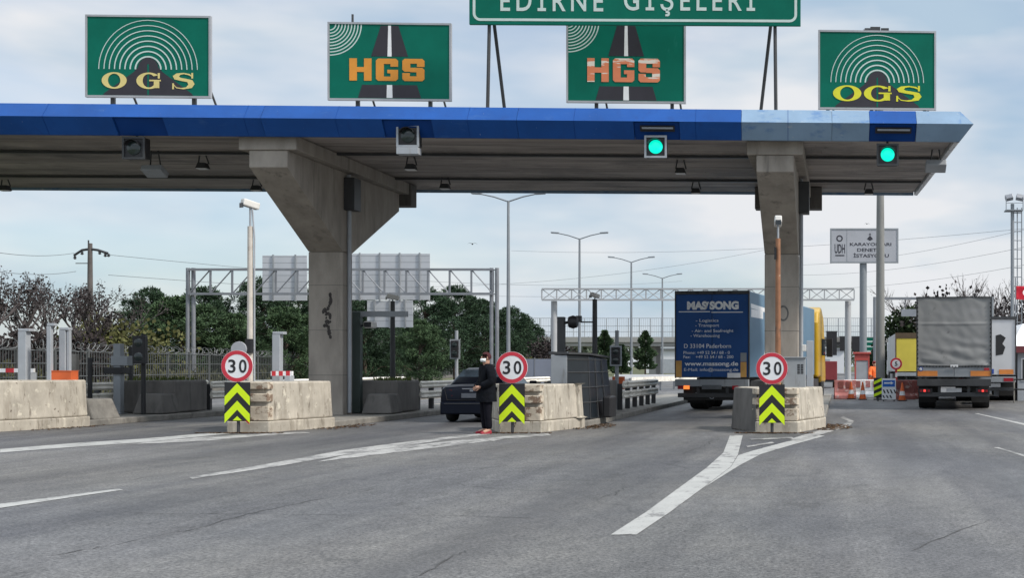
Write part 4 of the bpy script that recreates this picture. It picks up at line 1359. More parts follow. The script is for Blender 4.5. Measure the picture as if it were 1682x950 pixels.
for px, z0, z1 in ((1113, 620, 593), (1222, 620, 595)):
    MB().box(bx(px - 5), bx(px + 5), 0.028, 0.037, bz(z0), bz(z1)).build('reflector_board', pmat('amber_reflector', (0.55, 0.30, 0.08), 0.4, 0.15, 3.0), bt)
MB().box(bx(1217), bx(1227), 0.027, 0.036, bz(594), bz(580)).build('reflector_board', grey_box, bt)
MB().box(bx(1195), bx(1217), 0.026, 0.037, bz(621), bz(613)).build('notice_plate', white_m, bt)
for px, m in ((1117, tail_red), (1127, amber_lit), (1209, tail_red)):
    MB().box(bx(px - 5), bx(px + 5), -0.045, -0.032, bz(640), bz(634)).build('tail_light', m, bt)
MB().box(bx(1153), bx(1186), -0.04, -0.031, bz(640), bz(633)).build('number_plate', pmat('dark_plate', (0.10, 0.11, 0.12), 0.5, 0.2, 6.0), bt)
MB().box(-1.0, 1.05, 0.13, 0.16, 0.36, 0.78).build('mudflap', rubber, bt)
mf = MB()
text_mesh(mf, 'Berger', bx(1140), bx(1187), 0.46, 0.62, -0.129, -0.124, 0.0, 0.72)
mf.build('lettering', lightgrey, bt)
sg = MB()
xs = 1.2765
P = lambda y, z: (xs, y, z)
sg.loft([[(xs, 0.25, 3.45), (xs + .004, 0.25, 3.45), (xs + .004, 0.25, 3.6), (xs, 0.25, 3.6)], [(xs, 2.6, 3.4), (xs + .004, 2.6, 3.4), (xs + .004, 2.6, 3.55), (xs, 2.6, 3.55)],
         [(xs, 2.7, 2.2), (xs + .004, 2.7, 2.2), (xs + .004, 3.1, 2.2), (xs, 3.1, 2.2)], [(xs, 1.9, 1.2), (xs + .004, 1.9, 1.2), (xs + .004, 2.3, 1.2), (xs, 2.3, 1.2)]])
sg.box(xs, xs + 0.004, 0.3, 2.3, 3.15, 3.42)
sg.build('side_stripe', white_m, bt)
yellow_cab = pmat('yellow_truck_paint', (0.50, 0.30, 0.015), 0.35, 0.08, 1.5, coat=0.3)
tractor(bt, 14.75, yellow_cab, top=4.2)

# grey tarpaulin trailer
DG = 43.6
gt = thing('articulated_truck', 'grey tarpaulin trailer seen from behind with lit red tail lights', 'truck', (X(1567, DG), DG, 0), R(-5.0))
tarp = pmat('grey_tarpaulin', (0.265, 0.27, 0.27), 0.55, 0.12, 0.8, stain=[((0.26, 0.265, 0.27), 1.3, 0.56, 0.1, (1, 1, 1.6)), ((0.11, 0.11, 0.115), 2.2, 0.62, 0.12, (1, 1, 1))])
tarp_side = pmat('pale_side_tarpaulin', (0.40, 0.41, 0.42), 0.5, 0.1, 0.8)
semi_trailer(gt, H=3.80, side_m=tarp_side, bar_m=steel_dark)
from mathutils import noise as mnoise
cl = MB()
nx, nz_ = 56, 64
vv = []
for j in range(nz_ + 1):
    for i in range(nx + 1):
        u, v = i / nx, j / nz_
        x = -1.26 + 2.52 * u
        z = 1.50 + 2.33 * v
        fold = 0.0
        low = max(0, 1 - v * 2.2)
        fold += 0.040 * low * mnoise.noise(Vector((x * 1.6 + z * 2.5, z * 4.5, 1.3)))
        fold += 0.016 * low * math.sin(z * 16 + x * 3.5 + 2.2 * mnoise.noise(Vector((x * 1.5, z * 2, 0))))
        fold += 0.030 * mnoise.noise(Vector((x * 1.1, z * 0.9, 5))) + 0.012 * mnoise.noise(Vector((x * 4 + z * 2, z * 3, 9)))
        fold += 0.02 * math.exp(-((v - 0.62) / 0.012) ** 2)
        edge = min(1, min(u, 1 - u) * 12)
        vv.append((x, 0.03 - fold * edge, z + 0.02 * math.sin(u * 9) * (1 - v) * 0.5))
cl.add(vv, [(j * (nx + 1) + i, j * (nx + 1) + i + 1, (j + 1) * (nx + 1) + i + 1, (j + 1) * (nx + 1) + i) for j in range(nz_) for i in range(nx)])
o = cl.build('rear_tarpaulin', tarp, gt, smooth=True)
sol = o.modifiers.new('thick', 'SOLIDIFY')
sol.thickness = 0.01
fr = MB()
fr.box(-1.285, 1.285, -0.01, 0.098, 3.835, 3.875)
fr.box(-1.285, -1.262, -0.01, 0.098, 1.12, 3.833)
fr.box(1.262, 1.285, -0.01, 0.098, 1.12, 3.833)
fr.build('door_frame', steel_dark, gt)
ey = MB()
for k in range(15):
    z = 1.6 + k * 0.145
    for x in (-1.235, 1.235):
        ey.box(x - 0.018, x + 0.018, -0.025, -0.012, z, z + 0.05)
for k in range(22):
    x = -1.15 + k * 0.11
    ey.box(x - 0.02, x + 0.02, -0.035, -0.012, 1.475, 1.505)
ey.build('eyelet', black_m, gt)
for sx in (-1, 1):
    x0, x1 = sorted((sx * 0.01, sx * 1.25))
    MB().box(x0, x1, 0.03, 0.098, 1.13, 1.46).build('drop_side', grey_box, gt, 0.012)
    cx_ = sx * 0.90
    MB().box(cx_ - 0.34, cx_ + 0.34, 0.015, 0.027, 1.16, 1.34).build('reflector_board', pmat('orange_reflector', (0.62, 0.22, 0.05), 0.4, 0.15, 3.0), gt)
    MB().box(sx * 0.98 - 0.24, sx * 0.98 + 0.24, 0.06, 0.12, 0.58, 0.74).build('light_box', black_m, gt, 0.01)
for x in (-1.12, -1.0, -0.86, 0.86, 0.98, 1.10):
    MB().box(x - 0.04, x + 0.04, 0.04, 0.058, 0.62, 0.70).build('tail_light', tail_lit if abs(x) < 1.05 and x > 0.9 or x == -1.0 else tail_red, gt)
MB().box(-0.26, 0.26, 0.06, 0.098, 0.61, 0.75).build('number_plate', plate_m, gt)
MB().box(-0.12, 0.14, -0.03, -0.012, 1.47, 1.55).build('notice_plate', white_m, gt)
MB().lathe([(0.001, 0.012), (0.08, 0.012), (0.08, 0.027)], axis='y', c=(-1.13, 0, 1.40), seg=18).build('badge', pmat('blue_badge', (0.02, 0.06, 0.30), 0.5), gt)
MB().lathe([(0.001, 0.010), (0.05, 0.010), (0.05, 0.0118)], axis='y', c=(-1.13, 0, 1.40), seg=18).build('badge', white_m, gt)
MB().box(1.02, 1.20, 0.012, 0.027, 1.36, 1.44).build('badge', red_m, gt)
tractor(gt, 14.75, pmat('white_truck_paint', (0.6, 0.6, 0.6), 0.35, 0.05, 1.5), top=3.6)

# white trailer further right
DW = 54
wt = thing('articulated_truck', 'white box trailer partly hidden behind the grey tarpaulin trailer', 'truck', (6.15, DW, 0), R(-5))
white_box = pmat('white_trailer_panel', (0.52, 0.53, 0.55), 0.5, 0.06, 1.0, stain=[((0.40, 0.40, 0.40), 1.5, 0.6, 0.2, (1.5, 1.5, 0.3))])
semi_trailer(wt, H=3.55, side_m=white_box)
for sx in (-1, 1):
    x0, x1 = sorted((sx * 0.008, sx * 1.235))
    MB().box(x0, x1, 0.04, 0.098, 1.14, 3.48).build('rear_door', white_box, wt, 0.01)
    MB().box(sx * 0.86 - 0.30, sx * 0.86 + 0.30, 0.02, 0.037, 1.16, 1.36).build('reflector_board', MATS['orange_reflector'], wt)
    MB().box(sx * 0.95 - 0.2, sx * 0.95 + 0.2, -0.045, -0.032, 0.86, 1.0).build('tail_light', tail_red, wt)
fr = MB()
fr.box(-1.28, 1.28, 0.0, 0.098, 3.484, 3.60); fr.box(1.238, 1.28, 0.0, 0.098, 1.10, 3.48); fr.box(-1.28, -1.238, 0.0, 0.098, 1.10, 3.48)
fr.build('door_frame', steel_dark, wt)
MB().loft([[(0.42, 0.03, 1.95), (0.72, 0.03, 2.0), (0.82, 0.03, 2.3), (0.70, 0.03, 2.45), (0.84, 0.03, 2.7), (0.62, 0.03, 2.85), (0.42, 0.03, 2.8)],
           [(0.42, 0.037, 1.95), (0.72, 0.037, 2.0), (0.82, 0.037, 2.3), (0.70, 0.037, 2.45), (0.84, 0.037, 2.7), (0.62, 0.037, 2.85), (0.42, 0.037, 2.8)]]).build('door_emblem', black_m, wt)
MB().box(0.1, 0.62, 0.08, 0.098, 0.62, 0.78).build('number_plate', plate_m, wt)
MB().box(0.15, 0.34, 0.022, 0.037, 1.18, 1.38).build('notice_plate', pmat('blue_badge', (0.02, 0.06, 0.3)), wt)
tractor(wt, 14.75, MATS['white_truck_paint'], top=3.4)

# yellow trailer far on the right
DY = 88
yt = thing('articulated_truck', 'yellow-backed trailer with grey sides beyond the round 5 sign', 'truck', (X(1470, DY) + 1.3, DY, 0), 0)
semi_trailer(yt, H=3.75, side_m=pmat('grey_side_tarpaulin', (0.42, 0.43, 0.43), 0.5, 0.1, 0.7))
MB().box(-1.2, 1.235, 0.03, 0.098, 1.14, 3.42).build('rear_door', pmat('yellow_tarpaulin', (0.52, 0.43, 0.06), 0.5, 0.1, 0.8), yt, 0.01)
fr = MB()
fr.box(-1.28, 1.28, 0.0, 0.098, 3.424, 3.80); fr.box(-1.28, -1.205, 0.0, 0.098, 1.10, 3.42)
fr.build('door_frame', pmat('dark_brown_frame', (0.08, 0.055, 0.03), 0.6), yt)
tractor(yt, 14.75, MATS['white_truck_paint'], top=3.5)

# low red trailer seen under the bridge
DR = 88
rt = thing('cargo_trailer', 'low dark red trailer far off right of the yellow cab', 'trailer', (X(1375, DR) - 0.95, DR, 0), 0)
MB().box(-0.95, 0.95, 0, 3.4, 0.55, 1.84).build('cargo_box', pmat('dark_red_tarpaulin', (0.20, 0.03, 0.035), 0.5, 0.1, 0.8), rt, 0.03)
MB().box(-0.9, 0.9, 0.1, 3.3, 0.40, 0.546).build('chassis', steel_dark, rt)
wheel_pair(rt, 0.85, 1.9, 0.30, 0.22)
MB().box(-0.05, 0.05, 3.3, 4.6, 0.42, 0.52).build('drawbar', steel_dark, rt)


# black saloon car
def saloon(loc, rz):
    car = thing('saloon_car', 'black saloon car driving away past the standing person', 'car', loc, rz)
    paint_c = pmat('black_car_paint', (0.004, 0.006, 0.013), 0.35, 0.1, 1.0, spec=0.14, coat=0.06)

    def sec(y, hw, zb, zs, zt, k=0.80):
        pts = [(-hw * 0.90, zb), (-hw, zb + 0.16), (-hw * 1.0, (zb + zs) * 0.55), (-hw * 0.965, zs), (-hw * k, zt), (-hw * k * 0.5, zt + 0.02), (hw * k * 0.5, zt + 0.02), (hw * k, zt), (hw * 0.965, zs), (hw, (zb + zs) * 0.55), (hw, zb + 0.16), (hw * 0.90, zb)]
        return [(x, y, z) for x, z in pts]
    b = MB()
    b.loft([sec(0.0, 0.78, 0.40, 0.78, 0.80, 0.9), sec(0.05, 0.83, 0.30, 0.86, 0.93, 0.86), sec(0.25, 0.865, 0.26, 0.93, 1.00), sec(0.75, 0.875, 0.24, 0.95, 1.00),
            sec(1.4, 0.88, 0.24, 0.95, 0.98), sec(3.0, 0.88, 0.24, 0.92, 0.95), sec(3.3, 0.875, 0.24, 0.86, 0.90), sec(4.1, 0.84, 0.26, 0.70, 0.74), sec(4.35, 0.74, 0.35, 0.60, 0.62)])
    body = b.build('body', paint_c, car, 0.02, smooth=True)
    g = MB()

    def gs(y, hb, ht, zb, zt):
        return [(-hb, y, zb), (-ht, y, zt - 0.06), (-ht * 0.85, y, zt), (ht * 0.85, y, zt), (ht, y, zt - 0.06), (hb, y, zb)]
    g.loft([gs(0.62, 0.76, 0.74, 0.985, 1.06), gs(1.15, 0.79, 0.60, 0.985, 1.40), gs(1.5, 0.80, 0.59, 0.97, 1.455), gs(2.2, 0.80, 0.60, 0.95, 1.46), gs(2.6, 0.80, 0.60, 0.94, 1.41), gs(3.35, 0.78, 0.70, 0.90, 0.97)])
    g.build('cabin', paint_c, car, 0.02, smooth=True)

    def quad(name, pts, m, e=0.012):
        q = MB()
        n = (Vector(pts[1]) - Vector(pts[0])).cross(Vector(pts[3]) - Vector(pts[0])).normalized()
        q.loft([[tuple(Vector(p) + n * 0.004) for p in pts], [tuple(Vector(p) + n * e) for p in pts]])
        return q.build(name, m, car)
    rg = pmat('rear_glass', (0.085, 0.11, 0.13), 0.28, 0.75, 3.5, spec=0.7)
    quad('rear_window', [(-0.68, 0.655, 1.045), (0.68, 0.655, 1.045), (0.55, 1.135, 1.39), (-0.55, 1.135, 1.39)], rg, 0.018)
    for sx in (-1, 1):
        p = [(sx * 0.795, 1.45, 1.0), (sx * 0.79, 2.9, 0.97), (sx * 0.625, 2.35, 1.37), (sx * 0.625, 1.45, 1.37)]
        quad('side_window', p if sx > 0 else p[::-1], glass_dark)
        MB().cbox((sx * 0.98, 2.75, 1.02), (0.20, 0.12, 0.14)).build('mirror', paint_c, car, 0.03)
        tl_ = MB()
        tl_.loft([[(sx * 0.50, -0.005, 0.70), (sx * 0.77, 0.03, 0.70), (sx * 0.80, 0.05, 0.86), (sx * 0.52, 0.015, 0.88)], [(sx * 0.50, 0.05, 0.70), (sx * 0.79, 0.2, 0.70), (sx * 0.84, 0.25, 0.86), (sx * 0.52, 0.06, 0.88)]])
        tl_.build('tail_light', pmat('dark_tail_lens', (0.06, 0.008, 0.012), 0.15), car)
    MB().box(-0.26, 0.26, -0.022, 0.01, 0.66, 0.78).build('number_plate', pmat('dusty_plate', (0.09, 0.10, 0.12), 0.5, 0.2, 6.0), car)
    bm_ = MB()
    bm_.loft([[(-0.83, 0.0, 0.21), (0.83, 0.0, 0.21), (0.83, 0.0, 0.56), (-0.83, 0.0, 0.56)], [(-0.79, -0.07, 0.24), (0.79, -0.07, 0.24), (0.79, -0.07, 0.53), (-0.79, -0.07, 0.53)]])
    bm_.build('bumper', paint_c, car, 0.02)
    MB().box(-0.7, 0.7, -0.076, -0.068, 0.50, 0.52).build('bumper_trim', steel_dark, car)
    MB().cbox((0, 0.02, 0.90), (0.5, 0.02, 0.025)).build('boot_handle', steel, car)
    sm = MB()
    for a_, b_ in (((-0.70, 0.94), (-0.64, 0.60)), ((0.70, 0.94), (0.64, 0.60))):
        sm.tube([(a_[0], -0.012 if False else 0.02, a_[1]), (a_[0], -0.008, 0.86), (b_[0], -0.008, b_[1])], 0.007, 4)
    sm.tube([(-0.64, -0.008, 0.60), (0.64, -0.008, 0.60)], 0.007, 4)
    sm.build('boot_seam', black_m, car)
    MB().cbox((0.0, 0.012, 0.845), (0.09, 0.02, 0.06)).build('badge', steel, car)
    for y_ in (0.85, 3.45):
        wheel_pair(car, 0.86, y_, 0.31, 0.22)
    return car


saloon((X(776, 34.0), 33.9, 0), R(0))
# ------------------------------------------------------------------ people
def skin_mesh(name, verts, edges, radii, mat, parent, root=0, sub=2):
    me = bpy.data.meshes.new(name)
    me.from_pydata(verts, edges, [])
    o = bpy.data.objects.new(name, me)
    C.objects.link(o)
    sk = o.modifiers.new('skin', 'SKIN')
    sk.use_smooth_shade = True
    lay = me.skin_vertices[0].data if me.skin_vertices else None
    if lay is None:
        bpy.context.view_layer.objects.active = o
        bm = bmesh.new(); bm.from_mesh(me); bm.verts.layers.skin.verify(); bm.to_mesh(me); bm.free()
        lay = me.skin_vertices[0].data
    for i, r in enumerate(radii):
        lay[i].radius = r if isinstance(r, tuple) else (r, r)
        lay[i].use_root = (i == root)
    sb = o.modifiers.new('sub', 'SUBSURF')
    sb.levels = sb.render_levels = sub
    dg = bpy.context.evaluated_depsgraph_get()
    dg.update()
    m2 = bpy.data.meshes.new_from_object(o.evaluated_get(dg))
    bpy.data.objects.remove(o)
    m2.materials.clear()
    m2.materials.append(mat)
    for p in m2.polygons:
        p.use_smooth = True
    o2 = bpy.data.objects.new(name, m2)
    C.objects.link(o2)
    o2.parent = parent
    return o2


skin_m = pmat('skin', (0.42, 0.24, 0.17), 0.55, 0.08, 8.0)


def hand_into(mb, wrist, d, side):
    """palm, four unequal bent fingers and a thumb, starting at the wrist and pointing along d"""
    d = Vector(d).normalized()
    s_ = Vector(side).normalized()
    nrm = d.cross(s_)
    wv = Vector(wrist)
    mb.tube([wv, wv + d * 0.045, wv + d * 0.09], [0.026, 0.040, 0.036], 8)
    for i, ln in enumerate((0.062, 0.078, 0.082, 0.070)):
        b = wv + d * 0.085 + s_ * (-0.03 + 0.02 * i)
        mb.tube([b, b + d * ln * 0.5 + nrm * 0.008, b + d * ln * 0.8 + nrm * 0.03, b + d * ln * 0.85 + nrm * 0.05], [0.010, 0.009, 0.008, 0.006], 6)
    tb = wv + d * 0.03 - s_ * 0.035
    mb.tube([tb, tb - s_ * 0.03 + d * 0.03, tb - s_ * 0.035 + d * 0.06 + nrm * 0.02], [0.012, 0.011, 0.008], 6)


def person(label, loc, rz, coat_m, trouser_m, shoe_m, hair_m, mask=None, pose='stand', h=1.75, group=None, hat=False):
    t = thing('person', label, 'person', loc, rz, group)
    k = h / 1.75
    q = lambda *p: tuple(c * k for c in p)
    # facing -Y in local space, x to the person's own left is +x
    J = dict(pel=q(0, 0, .93), sp=q(0, .01, 1.12), ch=q(0, .015, 1.32), nk=q(0, .01, 1.48), hd0=q(0, -.005, 1.56), hd1=q(0, -.015, 1.66),
             shL=q(.17, .02, 1.42), shR=q(-.17, .02, 1.42), hipL=q(.09, 0, .90), hipR=q(-.09, 0, .90), knL=q(.10, -.02, .50), knR=q(-.10, -.01, .50),
             anL=q(.10, .02, .09), anR=q(-.10, .02, .09), toL=q(.12, -.14, .04), toR=q(-.12, -.14, .04))
    if pose == 'stand':
        J.update(elL=q(.27, .02, 1.15), elR=q(-.27, .04, 1.15), wrL=q(.12, -.19, 1.02), wrR=q(-.12, -.19, 1.0))
        hdirs = (((-.6, -.75, -.1), (0, .3, 1)), ((.7, -.7, -.1), (0, -.3, -1)))
    else:
        J.update(elL=q(.24, .02, 1.14), elR=q(-.27, -.02, 1.16), wrL=q(.25, -.08, .90), wrR=q(-.33, -.20, 1.05))
        hdirs = (((0, -.2, -1), (0, 1, 0)), ((-.2, -1, 0), (0, 0, 1)))
    names = list(J)
    ix = {n: i for i, n in enumerate(names)}
    rad = dict(pel=(.135, .105), sp=(.125, .095), ch=(.150, .105), nk=.052, hd0=(.070, .085), hd1=(.076, .095), shL=.062, shR=.062, hipL=.085, hipR=.085,
               knL=.055, knR=.055, anL=.042, anR=.042, toL=.038, toR=.038, elL=.042, elR=.042, wrL=.027, wrR=.027)
    E = [('pel', 'sp'), ('sp', 'ch'), ('ch', 'nk'), ('nk', 'hd0'), ('hd0', 'hd1'), ('ch', 'shL'), ('ch', 'shR'), ('shL', 'elL'), ('elL', 'wrL'), ('shR', 'elR'), ('elR', 'wrR'),
         ('pel', 'hipL'), ('pel', 'hipR'), ('hipL', 'knL'), ('knL', 'anL'), ('anL', 'toL'), ('hipR', 'knR'), ('knR', 'anR'), ('anR', 'toR')]

    def sub(name, use, edges, grow, mat, root):
        u = [n for n in names if n in use]
        r = []
        for n in u:
            v = rad[n]
            v = (v, v) if not isinstance(v, tuple) else v
            r.append(((v[0] + grow) * k, (v[1] + grow) * k))
        return skin_mesh(name, [J[n] for n in u], [(u.index(a), u.index(b)) for a, b in edges if a in u and b in u], r, mat, t, u.index(root))
    body = sub('body', names, E, 0, skin_m, 'pel')
    hb = MB()
    hand_into(hb, J['wrL'], *hdirs[0])
    hand_into(hb, J['wrR'], *hdirs[1])
    hd = Vector(J['hd1'])
    # face: nose, ears, eyes, mouth
    hb.loft([[(-.014, hd.y - .085, hd.z - .005), (.014, hd.y - .085, hd.z - .005), (.010, hd.y - .088, hd.z + .03), (-.010, hd.y - .088, hd.z + .03)],
             [(-.012, hd.y - .115, hd.z - .02), (.012, hd.y - .115, hd.z - .02), (.006, hd.y - .098, hd.z + .03), (-.006, hd.y - .098, hd.z + .03)]])
    for sx in (-1, 1):
        hb.cbox((sx * .083, hd.y + .01, hd.z), (.018, .035, .055))
    tmp = hb.build('hands_tmp', skin_m)
    bm = bmesh.new()
    bm.from_mesh(body.data)
    bm.from_mesh(tmp.data)
    bm.to_mesh(body.data)
    bm.free()
    bpy.data.objects.remove(tmp)
    ey = MB()
    for sx in (-1, 1):
        ey.cbox((sx * .032, hd.y - .092, hd.z + .012), (.016, .010, .007))
    ey.build('eyes', black_m, t)
    coat = sub('coat', ['pel', 'sp', 'ch', 'nk', 'shL', 'shR', 'elL', 'elR', 'wrL', 'wrR'], E, 0.060, coat_m, 'pel')
    hem = MB()
    hem.loft([[(.245 * k * math.cos(a), .22 * k * math.sin(a), .70 * k) for a in [i * 6.283 / 20 for i in range(20)]],
              [(.235 * k * math.cos(a), .21 * k * math.sin(a), .93 * k) for a in [i * 6.283 / 20 for i in range(20)]],
              [(.22 * k * math.cos(a), .19 * k * math.sin(a), 1.12 * k) for a in [i * 6.283 / 20 for i in range(20)]]])
    hem.build('coat_skirt', coat_m, t, smooth=True)
    cr = MB().lathe([(.075 * k, 0), (.078 * k, .05 * k), (.062 * k, .055 * k), (.06 * k, 0.0)], c=(0, .01 * k, 1.475 * k), seg=16)
    cr.build('collar', coat_m, t, smooth=True)
    sub('trousers', ['pel', 'hipL', 'hipR', 'knL', 'knR', 'anL', 'anR'], E, 0.034, trouser_m, 'pel')
    for sx, an, to in ((1, 'anL', 'toL'), (-1, 'anR', 'toR')):
        a, b = Vector(J[an]), Vector(J[to])
        s2 = MB().loft([[(a.x - .036, a.y + .05, 0.0), (a.x + .036, a.y + .05, 0.0), (a.x + .036, a.y + .045, .08), (a.x - .036, a.y + .045, .08)],
                        [(a.x - .042, a.y - .06, 0.0), (a.x + .042, a.y - .06, 0.0), (a.x + .036, a.y - .06, .085), (a.x - .036, a.y - .06, .085)],
                        [(b.x - .04, b.y - .05, 0.0), (b.x + .04, b.y - .05, 0.0), (b.x + .03, b.y - .05, .05), (b.x - .03, b.y - .05, .05)]])
        s2.build('shoe', shoe_m, t, 0.015, smooth=True)
    hr = MB()
    rings = []
    for i in range(8):
        el = -0.35 + 1.9 * i / 7
        ring = []
        for j in range(20):
            a = j * 6.283 / 20
            front = math.sin(a) < -0.3
            e2 = max(el, 0.62) if front else el
            r = math.cos(e2)
            ring.append((.097 * k * r * math.cos(a), hd.y + .012 + .112 * k * r * math.sin(a), hd.z + .012 + .115 * k * math.sin(e2)))
        rings.append(ring)
    hr.loft(rings)
    hr.build('knit_hat' if hat else 'hair', hair_m, t, smooth=True)
    if mask:
        mk = MB()
        a = [(-.068, .0), (-.045, -.062), (0, -.094), (.045, -.062), (.068, .0)]
        mk.loft([[(x, hd.y - .022 + y, hd.z - .095) for x, y in a], [(x * 1.06, hd.y - .036 + y, hd.z - .055) for x, y in a], [(x * 1.08, hd.y - .026 + y, hd.z - .018) for x, y in a]], cap=False, close=False)
        mo = mk.build('face_mask', mask, t, smooth=True)
        so_ = mo.modifiers.new('thick', 'SOLIDIFY')
        so_.thickness = 0.006
    return t


coat_dark = pmat('black_coat_cloth', (0.004, 0.005, 0.008), 0.9, 0.4, 9.0, 0.8, spec=0.15)
trou_dark = pmat('dark_trouser_cloth', (0.005, 0.005, 0.009), 0.9, 0.3, 8.0, 0.6, spec=0.15)
red_shoe = pmat('red_shoe', (0.28, 0.016, 0.03), 0.6, 0.1, 5.0)
hair_red = pmat('dark_red_knit', (0.05, 0.010, 0.012), 0.9, 0.3, 20.0)
mask_m = pmat('white_mask_cloth', (0.70, 0.74, 0.74), 0.8, 0.05, 6.0)
ps = person('person in black coat, white face mask and red shoes standing by the middle 30 sign', (X(801, 28.4), 28.3, 0), R(-50), coat_dark, trou_dark, red_shoe, hair_red, mask_m, 'stand', 1.78, hat=True)
bag = MB().box(-0.05, 0.05, -0.1, 0.1, 0, 0.17)
orange_cloth = pmat('orange_hi_vis_cloth', (0.80, 0.16, 0.03), 0.7, 0.1, 5.0)
person('person in orange hi-vis jacket standing behind the red and white barriers', (X(1436, 62), 62, 0), R(30), orange_cloth, pmat('navy_work_trousers', (0.03, 0.035, 0.06), 0.9), black_m, pmat('dark_red_cap', (0.2, 0.03, 0.03), 0.8), None, 'work', 1.72, hat=True)

# ------------------------------------------------------------------ roadworks at right
def cone_(px, D, label):
    t = thing('traffic_cone', label, 'cone', (X(px, D), D, 0), 0, 'traffic cones by the works')
    MB().box(-0.2, 0.2, -0.2, 0.2, 0.0, 0.04).build('base', rubber, t, 0.01)
    MB().lathe([(0.16, 0.04), (0.125, 0.24)], seg=16).build('cone', orange_p, t)
    MB().lathe([(0.124, 0.242), (0.095, 0.42)], seg=16).build('band', white_m, t)
    MB().lathe([(0.094, 0.422), (0.03, 0.78), (0.025, 0.8)], seg=16).build('tip', orange_p, t)


cone_(1417, 57, 'orange traffic cone in front of the red kiosk')
cone_(1482, 55, 'orange traffic cone right of the blue-topped board')
cone_(1398, 58, 'orange traffic cone between the red-white barriers and kiosk')
pinkred = pmat('faded_red_plastic', (0.42, 0.16, 0.15), 0.7, 0.3, 2.0, stain=[((0.50, 0.40, 0.38), 3.0, 0.54, 0.08, (1, 1, 1))])
brownred = pmat('dirty_red_plastic', (0.20, 0.06, 0.05), 0.7, 0.3, 3.0, stain=[((0.30, 0.22, 0.20), 4.0, 0.56, 0.08, (1, 1, 1))])


def plastic_barrier(px, D, rz, m, label):
    t = thing('plastic_barrier', label, 'barrier', (X(px, D), D, 0), rz, 'red and white plastic barriers by the works')
    MB().prism_x([(-0.22, 0), (0.22, 0), (0.20, 0.15), (0.09, 0.28), (0.07, 0.86), (-0.07, 0.86), (-0.09, 0.28), (-0.20, 0.15)], -0.5, 0.5).build('body', m, t, 0.02)
    f = MB()
    for x in (-0.3, 0.05):
        f.box(x, x + 0.22, -0.105, -0.06, 0.5, 0.8)
    f.build('panel', pinkred if m is white_m else brownred, t)


plastic_barrier(1388, 58.5, R(8), pinkred, 'red plastic barrier leftmost of the works barriers')
plastic_barrier(1404, 60.5, R(-4), white_m, 'white plastic barrier behind the leftmost red one')
plastic_barrier(1432, 61, R(0), white_m, 'white plastic barrier in front of the hi-vis person')
for i, (px, d_) in enumerate(((1484, 57.5), (1503, 58.5))):
    plastic_barrier(px, d_, R(3), brownred, ('red plastic barrier right of the blue-topped board', 'red plastic barrier touching the grey trailer silhouette')[i])

t = thing('red_kiosk', 'narrow red-framed kiosk with pale panel behind the works barriers', 'kiosk', (X(1416, 64), 64, 0))
k = 64 / F
MB().box(-0.30, 0.30, 0, 0.7, 0.05, 2.05).build('panel', lightgrey, t)
f = MB()
for x in (-0.37, 0.30):
    f.box(x, x + 0.07, -0.03, 0.73, 0, 2.1)
f.box(-0.298, 0.298, -0.03, 0.73, 1.78, 2.1)
f.box(-0.298, 0.298, -0.03, 0.73, 0, 0.3)
f.build('frame', pmat('kiosk_red', (0.42, 0.08, 0.07), 0.5, 0.1, 2.0), t, 0.01)
MB().box(-0.45, 0.45, -0.1, 0.8, 2.103, 2.2).build('roof', MATS['kiosk_red'], t, 0.02)

t = thing('hazard_board', 'tilted black and yellow hazard board beside the hi-vis person', 'sign', (X(1442, 55), 55, 0))
MB().box(-0.18, 0.18, 0, 0.03, 0.15, 1.0).build('board', black_m, t)
m = MB()
for z in (0.17, 0.44, 0.71):
    m.plate([(-0.178, z), (0.178, z + 0.16), (0.178, z + 0.285), (-0.178, z + 0.125)], 0.001, 0.004)
m.build('stripe', lime_m, t)
MB().box(-0.04, 0.04, 0.031, 0.06, 0, 0.9).build('stand', steel_dark, t)
t = thing('diversion_board', 'white board with blue top panel and black stripes, in front of works', 'sign', (X(1460, 54.5), 54.5, 0))
MB().box(-0.30, 0.30, 0, 0.03, 0.08, 0.98).build('board', white_m, t)
MB().box(-0.26, 0.26, -0.006, -0.001, 0.62, 0.90).build('blue_panel', pmat('blue_sign_sheet', (0.02, 0.12, 0.45), 0.5), t)
m = MB()
m.plate([(-0.2, 0.75), (0.08, 0.75), (0.08, 0.71), (0.2, 0.78), (0.08, 0.85), (0.08, 0.81), (-0.2, 0.81)], 0.0062, 0.009)
m.build('arrow_symbol', white_m, t)
m = MB()
for x in (-0.26, -0.11, 0.04, 0.19):
    MB().plate([(x, 0.50), (x + 0.06, 0.50), (x + 0.13, 0.34), (x + 0.07, 0.34)], 0.001, 0.004).build('stripe', black_m, t)
    if x < 0.1:
        MB().plate([(x - 0.02, 0.26), (x + 0.04, 0.26), (x + 0.10, 0.14), (x + 0.04, 0.14)], 0.001, 0.004).build('stripe', black_m, t)
MB().box(-0.25, -0.2, 0.031, 0.3, 0, 0.06).build('foot', steel_dark, t)
MB().box(0.2, 0.25, 0.031, 0.3, 0, 0.06).build('foot', steel_dark, t)

